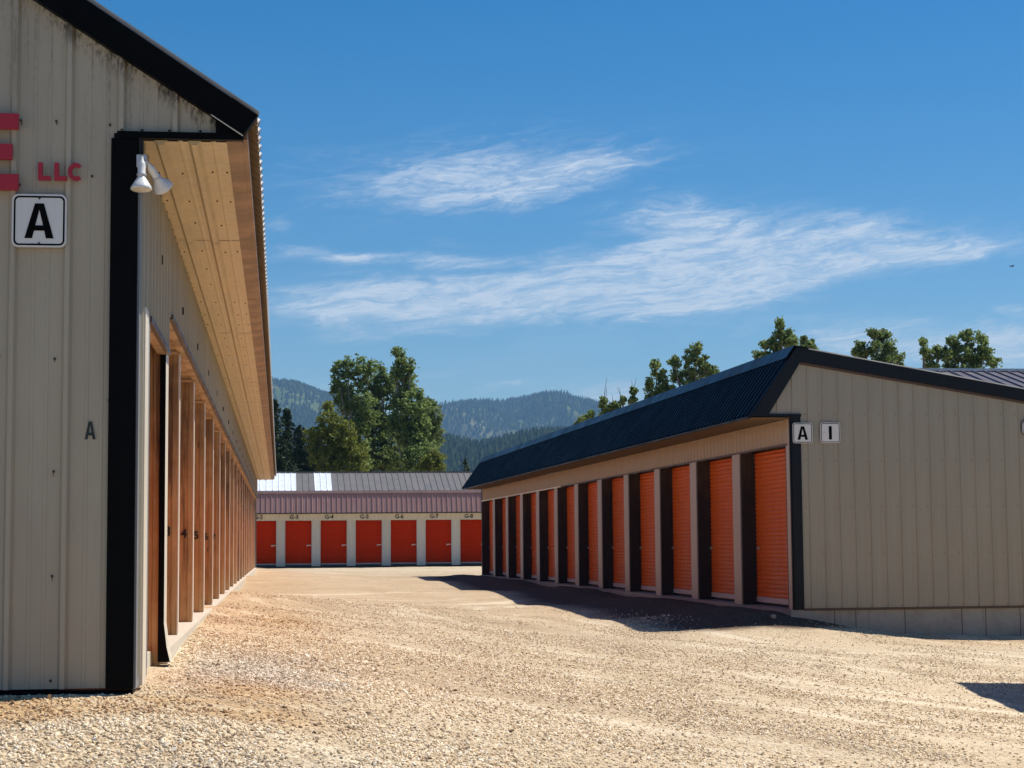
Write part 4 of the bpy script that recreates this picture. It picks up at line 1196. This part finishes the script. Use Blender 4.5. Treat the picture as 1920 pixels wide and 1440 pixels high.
# ------------------------------------------------------------------ building C (off to the right; throws the corner shadow)
C0 = np.array([6.62, 20.62])
bC = empty('storage_building', (C0[0] - .04, C0[1] + .1, 0), R(-4.3))
tag(bC, 'storage building just beyond the right edge whose eave shadow falls on the gravel', 'building', 'rows of storage units')
m = MB(); m.box(.5, 8, -19.5, -.05, -.3, 3.0); m.build('wall', M['sidingB'], bC)
m = MB(); m.ribbed((0, -20, 3.35), (0, 1, 0), (8.5, 0, 1.4), (-1.4, 0, 8.5), 20, .2286, P9R, 0, 8.6); m.build('roof', M['roofB'], bC)
m = MB(); m.prism([(0, 0, 3.16), (0, 0, 3.35), (8.5, 0, 4.75), (8.5, 0, 3.0), (.5, 0, 3.0)], (0, -.05, 0)); m.box(0, .03, -20, -.05, 3.16, 3.35); m.build('fascia', M['navy'], bC)
m = MB(); m.box(.495, .5, -4, -1.5, .2, 2.4); m.box(.495, .5, -8, -5.5, .2, 2.4); m.build('door', M['orange'], bC)

# ------------------------------------------------------------------ trees
def leaf_cloud(centers, radii, n_per, size, seed, droop=0.0, up=0.5):
    r = np.random.default_rng(seed)
    C = np.repeat(centers, n_per, 0); Rr = np.repeat(radii, n_per, 0)
    d_ = r.normal(size=C.shape); d_ /= np.linalg.norm(d_, axis=1)[:, None]
    P = C + d_ * (r.uniform(0.1, 1, (len(C), 1)) ** 0.6) * Rr
    a = r.normal(size=C.shape); a[:, 2] -= droop; a /= np.linalg.norm(a, axis=1)[:, None]
    b_ = r.normal(size=C.shape); b_[:, 2] *= (1 - up)
    b_ -= a * (a * b_).sum(1)[:, None]; b_ /= np.linalg.norm(b_, axis=1)[:, None]
    s_ = size * r.uniform(.6, 1.3, (len(C), 1))
    V = np.stack([P - a * s_ * .5, P + b_ * s_ * .42, P + a * s_ * .5, P - b_ * s_ * .42], 1).reshape(-1, 3)
    F = np.arange(len(V)).reshape(-1, 4)
    return V, F

def broadleaf(name, label, lobes, Y, trunk_px, matl, seed, group, dens=1.0, lsize=0.17, cl=0.30, cat='tree', spread=1.0, bare=0):
    """lobes: (px, py, rx, ry) ellipses of the crown in photo pixels at distance Y, given real depth"""
    r = np.random.default_rng(seed)
    k = Y / FPX
    root_p = at(trunk_px, 1000, Y); zg = float(gz(root_p.x, root_p.y)[0])
    root = empty(name, (root_p.x, root_p.y, zg))
    tag(root, label, cat, group)
    base = np.array([root_p.x, root_p.y, zg])
    cents = []; rads = []; lobec = []
    for (px, py, rx, ry) in lobes:
        off = r.uniform(-.5, .5) * rx * k * 1.6
        c = at(px, py, Y + off); c = np.array(c) - base
        ax = np.array([rx * k, max(rx * k * .95, .35), ry * k])
        lobec.append(c)
        n = max(9, int(dens * 18.5 * (ax[0] * ax[1] * ax[2]) ** (2 / 3) / cl * 1.55))
        d_ = r.normal(size=(n, 3)); d_ /= np.linalg.norm(d_, axis=1)[:, None]
        rad = r.uniform(.1, 1.05, (n, 1)) ** .5
        cents.append(c + d_ * rad * ax); rads.append(np.full((n, 1), cl) * r.uniform(.55, 1.2, (n, 1)))
    cents = np.concatenate(cents); rads = np.concatenate(rads)
    V, F = leaf_cloud(cents, rads * np.array([1, 1, .8]), int(30 * (.15 / lsize) ** 1.2), lsize, seed)
    np_mesh('crown', V, F, matl, root)
    m = MB()
    top = max(c[2] for c in lobec); H = top
    mean = np.mean([c for c in lobec], 0)
    tp = [(0, 0, -.3), (mean[0] * .1, mean[1] * .1, H * .25), (mean[0] * .5, mean[1] * .5, H * .5), (mean[0], mean[1], H * .8)]
    m.tube(tp, [.24, .19, .13, .05], 8)
    for i, c in enumerate(lobec):
        f = min(.85, max(.2, (c[2] - 2.0) / H)) * .75
        i0 = Vector(tp[1]).lerp(Vector(tp[3]), f)
        i0.z = min(i0.z, c[2] * .8)
        m.tube([i0, i0.lerp(Vector(c), .5) + Vector((r.uniform(-.2, .2), 0, -.15)), Vector(c)], [.08, .05, .02], 5)
    step = max(1, len(cents) // 60)
    for c in cents[::step]:
        l = lobec[int(np.argmin([np.linalg.norm(c - q) for q in lobec]))]
        m.tube([Vector(l) - Vector((0, 0, .3)), Vector(c)], [.02, .008], 4)
    for b_ in range(bare):
        q = Vector(lobec[b_ % len(lobec)]); m.tube([q, q + Vector((r.uniform(-.5, .3), 0, r.uniform(.5, 1.1)))], [.018, .006], 4)
    m.build('trunk', M['bark'], root)
    return root

def conifer(name, label, px, top_y, Y, w_px, matl, seed, group, dens=1.0):
    r = np.random.default_rng(seed)
    k = Y / FPX
    tp = at(px, top_y, Y); zg = float(gz(tp.x, tp.y)[0]); H = tp.z - zg
    root = empty(name, (tp.x, tp.y, zg)); tag(root, label, 'tree', group)
    W = w_px * k
    C = []; Rd = []
    m = MB()
    nb = int(H * W * 42)
    for j in range(nb):
        z = H * (1 - r.uniform(0, .92) ** .75) - .1
        rr = W * min(1, ((H - z) / (H * .48))) ** .85 * (1 + .22 * math.sin(z * 5.3 + seed)) 
        an = r.uniform(0, 6.283); L_ = rr * r.uniform(.55, 1.12)
        for q in np.linspace(.2, 1, max(2, int(L_ / .28))):
            C.append((math.cos(an) * L_ * q, math.sin(an) * L_ * q, z - .30 * L_ * q * q + .15 * q)); Rd.append(.10 + .16 * (1.1 - q))
        if j % 5 == 0: m.tube([(0, 0, z), (math.cos(an) * L_, math.sin(an) * L_, z - .24 * L_)], [.025, .006], 4)
    for j in range(6): C.append((0, 0, H - .05 - j * .12)); Rd.append(.06 + .02 * j)
    V, F = leaf_cloud(np.array(C), np.array(Rd)[:, None] * np.array([1, 1, .6]), int(9 * dens), .15, seed, droop=.6)
    np_mesh('crown', V, F, matl, root)
    m.tube([(0, 0, -.3), (0, 0, H * .5), (0, 0, H - .05)], [.2, .12, .02], 8)
    m.build('trunk', M['bark'], root)
    return root
GA = 'wind-blown trees behind the far building'
broadleaf('cottonwood_tree', 'wind-blown cottonwood with two slim tops, left of the tall group', [(634, 702, 13, 30), (653, 690, 13, 26), (672, 702, 20, 32), (626, 728, 7, 16), (650, 752, 26, 36), (682, 770, 26, 42), (662, 820, 34, 42), (660, 870, 34, 35), (692, 690, 13, 16)], 108, 668, M['leaf1'], 11, GA)
broadleaf('cottonwood_tree', 'shorter cottonwood in the middle of the group', [(712, 700, 14, 20), (718, 722, 18, 24), (704, 752, 20, 32), (716, 800, 30, 36), (712, 850, 40, 42), (735, 868, 36, 32), (736, 748, 14, 24), (738, 800, 18, 32), (731, 718, 10, 18), (700, 735, 16, 26), (690, 800, 24, 40)], 111, 718, M['leaf2'], 12, GA, dens=.85)
broadleaf('cottonwood_tree', 'tallest cottonwood with a bent tip in the group', [(742, 662, 8, 10), (752, 672, 8, 14), (755, 695, 18, 22), (768, 690, 10, 16), (764, 728, 19, 30), (772, 768, 26, 34), (788, 745, 8, 16), (778, 815, 34, 38), (790, 860, 38, 32), (790, 768, 16, 28), (748, 745, 14, 26), (742, 800, 18, 30), (741, 705, 9, 18)], 106, 762, M['leaf1'], 13, GA)
broadleaf('cottonwood_tree', 'low cottonwood at the right edge of the group', [(806, 760, 13, 18), (813, 785, 15, 24), (812, 816, 20, 28), (800, 850, 22, 30), (798, 792, 14, 26)], 112, 806, M['leaf2'], 14, GA)
broadleaf('willow_tree', 'yellow-green bushy willow in front of the tall cottonwoods', [(614, 764, 10, 16), (618, 795, 26, 26), (598, 822, 28, 34), (640, 818, 30, 34), (655, 856, 34, 28), (612, 862, 36, 30), (672, 878, 22, 14)], 100, 622, M['leaf3'], 15, GA, lsize=.13)
broadleaf('willow_tree', 'small yellow-green shrub tree right of the tallest cottonwood', [(818, 862, 14, 18), (802, 872, 18, 16), (826, 878, 10, 10)], 101, 812, M['leaf3'], 16, GA, lsize=.13)
GC = 'dark conifers behind the far building'
conifer('pine_tree', 'tall dark pine rising beside the long eave', 514, 748, 104, 58, M['needles'], 21, GC)
conifer('pine_tree', 'pointed dark pine next to the eave pine', 538, 766, 110, 56, M['needles'], 22, GC)
conifer('pine_tree', 'lower dark pine between the pointed pine and the willow', 563, 798, 108, 56, M['needles'], 23, GC)
conifer('pine_tree', 'black-green pine half hidden behind the willow', 588, 806, 113, 52, M['needles'], 24, GC)
conifer('pine_tree', 'small dark pine peeking over the grey roof by the right building', 873, 858, 130, 18, M['needles'], 25, GC)
GR = 'tree tops above the right-hand roof'
Yr = 78
broadleaf('cottonwood_tree', 'sparse leafy twigs low over the roof, nearest the mountain', [(1092, 786, 9, 9), (1108, 777, 3, 7), (1086, 800, 8, 12)], Yr, 1094, M['leaf1'], 31, GR, dens=.8, cl=.16, lsize=.12)
broadleaf('cottonwood_tree', 'sparse cottonwood top with bare twigs over the roof', [(1132, 752, 6, 6), (1135, 768, 13, 10), (1150, 762, 9, 7), (1187, 733, 4, 8), (1168, 752, 5, 6), (1165, 768, 12, 8), (1188, 752, 6, 7), (1150, 790, 30, 18)], Yr, 1158, M['leaf1'], 32, GR, dens=.6, cl=.16, lsize=.12, bare=7)
broadleaf('cottonwood_tree', 'slim cottonwood top left of the broad one', [(1231, 686, 6, 10), (1236, 706, 12, 16), (1218, 722, 6, 16), (1240, 730, 20, 22), (1225, 755, 15, 20), (1252, 728, 12, 12)], Yr, 1238, M['leaf1'], 33, GR, cl=.22, lsize=.12)
broadleaf('cottonwood_tree', 'broad cottonwood top with three crests', [(1264, 678, 9, 13), (1270, 700, 11, 18), (1291, 670, 9, 14), (1307, 655, 8, 12), (1316, 674, 12, 16), (1296, 705, 22, 24), (1326, 694, 14, 16), (1338, 697, 8, 6), (1285, 740, 24, 26)], Yr, 1300, M['leaf2'], 34, GR, cl=.22, lsize=.12)
broadleaf('cottonwood_tree', 'pointed cottonwood top right behind the roof peak', [(1463, 607, 6, 9), (1462, 625, 9, 12), (1478, 632, 10, 14), (1450, 640, 11, 12), (1466, 650, 22, 16), (1486, 642, 12, 14), (1434, 646, 6, 5), (1450, 672, 26, 20)], Yr, 1468, M['leaf1'], 35, GR, cl=.22, lsize=.12)
broadleaf('cottonwood_tree', 'tiny leafy top left of the roof peak', [(1424, 664, 8, 10), (1428, 682, 12, 14)], Yr + 2, 1426, M['leaf2'], 39, GR, cl=.2, lsize=.12)
broadleaf('cottonwood_tree', 'small cottonwood top just right of the roof peak', [(1507, 636, 3, 8), (1511, 650, 7, 10), (1523, 648, 7, 10), (1520, 666, 16, 14)], Yr + 3, 1514, M['leaf2'], 36, GR, cl=.2, lsize=.12)
broadleaf('cottonwood_tree', 'round cottonwood top with sky gaps over the sloping trim', [(1638, 626, 8, 9), (1655, 630, 12, 14), (1668, 650, 14, 18), (1645, 652, 16, 16), (1614, 648, 7, 6), (1622, 664, 16, 9), (1606, 660, 5, 4), (1655, 680, 28, 18), (1685, 672, 8, 16)], Yr, 1650, M['leaf2'], 37, GR, cl=.22, lsize=.12)
broadleaf('cottonwood_tree', 'thin leafy cottonwood top beside the largest crown', [(1732, 642, 5, 6), (1733, 658, 8, 10), (1744, 664, 7, 11), (1740, 682, 12, 10), (1757, 655, 5, 4), (1759, 667, 3, 5), (1755, 686, 8, 6)], Yr, 1742, M['leaf1'], 38, GR, dens=.9, cl=.17, lsize=.11)
broadleaf('cottonwood_tree', 'largest crown at the right, three leafy crests over the plum roof', [(1785, 640, 13, 10), (1776, 662, 8, 18), (1812, 628, 9, 12), (1818, 642, 10, 12), (1841, 634, 9, 12), (1848, 655, 11, 16), (1800, 665, 22, 20), (1830, 672, 24, 20), (1862, 678, 12, 14), (1780, 690, 14, 14), (1820, 700, 40, 16)], Yr, 1820, M['leaf1'], 40, GR, cl=.22, lsize=.12, dens=1.15)

rk = np.random.default_rng(3)
m = MB(); q = at(1450, 1152, 27.35)
m.lathe([(.002, -.03), (.055, -.02), (.075, .01), (.06, .05), (.03, .07), (.002, .075)], (0, 0, 0), (.15, .1, 1), 9)
m.v = [tuple(c * f * .6 for c, f in zip(v, rk.uniform(.8, 1.2, 3))) for v in m.v]
ro = m.build('rock', M['concrete']); ro.location = (q.x, q.y, float(gz(q.x, q.y)[0]) + .06)
tag(ro, 'fist-sized pale rock on the dark soil by the right building corner', 'rock')

# ------------------------------------------------------------------ bird
pb = at(1897.5, 499.5, 60)
br = empty('bird', pb, R(30)); tag(br, 'tiny dark bird flying in the blue sky at the right', 'bird')
m = MB()
m.lathe([(0.001, -.11), (.022, -.07), (.034, -.01), (.028, .05), (.012, .08), (.018, .10), (.001, .125)], (0, 0, 0), (1, 0, .15), 10)
m.add([(.03, 0, 0), (-.04, 0, 0), (-.06, .10, .06), (-.02, .22, .03), (.03, .10, .07)], [(0, 1, 2, 3, 4)])
m.add([(.03, 0, 0), (-.04, 0, 0), (-.06, -.10, .06), (-.02, -.22, .03), (.03, -.10, .07)], [(4, 3, 2, 1, 0)])
m.add([(-.08, 0, 0), (-.17, .03, -.01), (-.17, -.03, -.01)], [(0, 1, 2)])
m.build('body', M['bird'], br); br.scale = (.6, .6, .6)

# ------------------------------------------------------------------ hills
def prof_fn(pts):
    azs = np.array([math.atan((p[0] - 960) / FPX) for p in pts]); els = np.array([((1022 - 0.008 * (p[0] - 960)) - p[1]) / FPX for p in pts])
    return lambda a: np.interp(a, azs, els)
def hill(name, pts, r0, r1, r2, nz_amp, seed, az0=-26, az1=26, na=420, nr=90):
    pf = prof_fn(pts)
    az = np.radians(np.linspace(az0, az1, na)); rr = np.linspace(r0, r2, nr)
    Az, Rr = np.meshgrid(az, rr)
    def height(Az, Rr):
        Xx, Yy = Rr * np.sin(Az), Rr * np.cos(Az)
        top = pf(Az) * r1
        t_ = np.clip((Rr - r0) / (r1 - r0), 0, 1)
        shape = np.where(Rr < r1, t_ ** 1.15 * (1 - .12 * np.sin(t_ * math.pi * 2)), 1 - .8 * np.clip((Rr - r1) / (r2 - r1), 0, 1) ** 1.3)
        n = fbm(Xx / (r1 * .045), Yy / (r1 * .09), 5, seed) - .48
        spur = np.abs(fbm(Xx / (r1 * .03) + Yy / (r1 * .07), Yy / (r1 * .16), 4, seed + 5) - .48)
        env = np.sin(np.clip(t_, 0, 1) * math.pi) ** .8 * np.where(Rr < r1, 1, 0)
        return top * shape + nz_amp * (n * 1.0 - spur * 1.3) * env + 0.3
    Zz = height(Az, Rr)
    V = np.stack([Rr * np.sin(Az), Rr * np.cos(Az), Zz], -1).reshape(-1, 3)
    idx = np.arange(na * nr).reshape(nr, na)
    F = np.stack([idx[:-1, :-1], idx[:-1, 1:], idx[1:, 1:], idx[1:, :-1]], -1).reshape(-1, 4)
    o = np_mesh(name, V, F, M['hill'], smooth=True)
    tag(o, kind='structure')
    return height
hm = hill('hills', [(-800, 760), (300, 850), (600, 835), (700, 806), (780, 780), (825, 768), (850, 760), (890, 754), (940, 757), (985, 750), (1010, 744), (1040, 741), (1060, 744), (1080, 753), (1110, 765), (1150, 780), (1250, 805), (1400, 835), (1700, 845), (2000, 800), (2600, 780)], 2700, 5000, 6200, 190, 5)
hl = hill('hills', [(-800, 730), (0, 710), (380, 706), (510, 720), (560, 727), (600, 741), (640, 753), (700, 780), (760, 815), (850, 870), (1000, 960), (2600, 1000)], 2400, 4200, 5000, 60, 15, -26, 6)
hf = hill('hills', [(-800, 875), (450, 865), (520, 885), (700, 875), (815, 834), (860, 844), (900, 852), (940, 843), (1000, 830), (1050, 827), (1100, 836), (1200, 850), (1500, 870), (2600, 870)], 900, 1850, 2300, 10, 25)

def cones(name, label, heightf, n, az_rng, r_rng, hgt, wid, seed, keep, cat='trees', tiers=3, seg_=6):
    r = np.random.default_rng(seed)
    az = np.radians(r.uniform(az_rng[0], az_rng[1], n)); rr = r.uniform(r_rng[0], r_rng[1], n)
    kp = keep(az, rr); m_ = r.uniform(0, 1, n) < kp
    az, rr = az[m_], rr[m_]
    z = heightf(az, rr); n = len(az)
    h = hgt * r.uniform(.55, 1.25, n); wd = wid * r.uniform(.7, 1.3, n)
    vs = []; per = []
    for k in range(tiers):
        zb = .08 + .27 * k; zt_ = min(1.0, zb + .55 - .04 * k); rb = 1 - .27 * k
        for j in range(seg_):
            a = 2 * math.pi * j / seg_ + k * .5
            vs.append((math.cos(a) * rb * .5, math.sin(a) * rb * .5, zb, 1))
        vs.append((0, 0, zt_ if k < tiers - 1 else 1.0, 0))
        o = k * (seg_ + 1)
        per += [(o + j, o + (j + 1) % seg_, o + seg_) for j in range(seg_)]
    vs = np.array(vs); per = np.array(per); nv = len(vs)
    th = r.uniform(0, 6.28, n)
    jit = 1 + (r.uniform(-.35, .35, (n, nv)) * vs[None, :, 3])
    x = vs[None, :, 0] * jit * wd[:, None]; y = vs[None, :, 1] * jit * wd[:, None]
    xr = x * np.cos(th)[:, None] - y * np.sin(th)[:, None]; yr = x * np.sin(th)[:, None] + y * np.cos(th)[:, None]
    V = np.stack([xr + (rr * np.sin(az))[:, None], yr + (rr * np.cos(az))[:, None], vs[None, :, 2] * h[:, None] + z[:, None] - .5], -1).reshape(-1, 3)
    F = (per[None] + (np.arange(n) * nv)[:, None, None]).reshape(-1, 3)
    o = np_mesh(name, V, F, M['farcon'])
    tag(o, label, cat, kind='stuff')
cones('conifer_forest', 'dense dark conifer forest on the low hill behind the far building', hf, 30000, (-9, 11), (1000, 2000), 14, 6.5, 51, lambda a, r: .35 + .65 * sstep(900, 1800, r))
def km(a, r):
    x, y = r * np.sin(a), r * np.cos(a)
    n = fbm(x / 260, y / 420, 5, 61)
    rid = sstep(4300, 4900, r)
    return np.clip(sstep(.50, .60, n) * .8 + rid * sstep(.38, .5, n) * .9 + .015, 0, 1)
cones('conifer_stands', 'patchy conifer stands scattered over the far mountain', hm, 21000, (-6, 6), (3000, 5060), 15, 8, 52, km, tiers=2, seg_=5)
def kl(a, r):
    x, y = r * np.sin(a), r * np.cos(a)
    n = fbm(x / 200, y / 380, 5, 71)
    return np.clip(sstep(.38, .54, n) * .9 + .06 + sstep(4050, 4150, r) * sstep(.36, .46, n) * .9 + .03, 0, 1)
cones('conifer_stands', 'conifer stands on the mountain beside the long eave', hl, 30000, (-11, -1), (2700, 4240), 13, 7.5, 53, kl, tiers=2, seg_=5)

# ------------------------------------------------------------------ haze
hz = bpy.data.materials.new('haze_air'); hz.use_nodes = True
nt = hz.node_tree; nt.nodes.clear()
pv = nt.nodes.new('ShaderNodeVolumePrincipled')
pv.inputs['Color'].default_value = (0.36, 0.66, 1.0, 1)
pv.inputs['Density'].default_value = 0.000125
pv.inputs['Anisotropy'].default_value = 0.0
out = nt.nodes.new('ShaderNodeOutputMaterial')
nt.links.new(pv.outputs[0], out.inputs['Volume'])
m = MB(); m.box(-7300, 7300, -7300, 7300, -3.0, 455.0)
hb = m.build('haze', hz); tag(hb, 'thin blue haze over the valley', 'haze', kind='stuff')
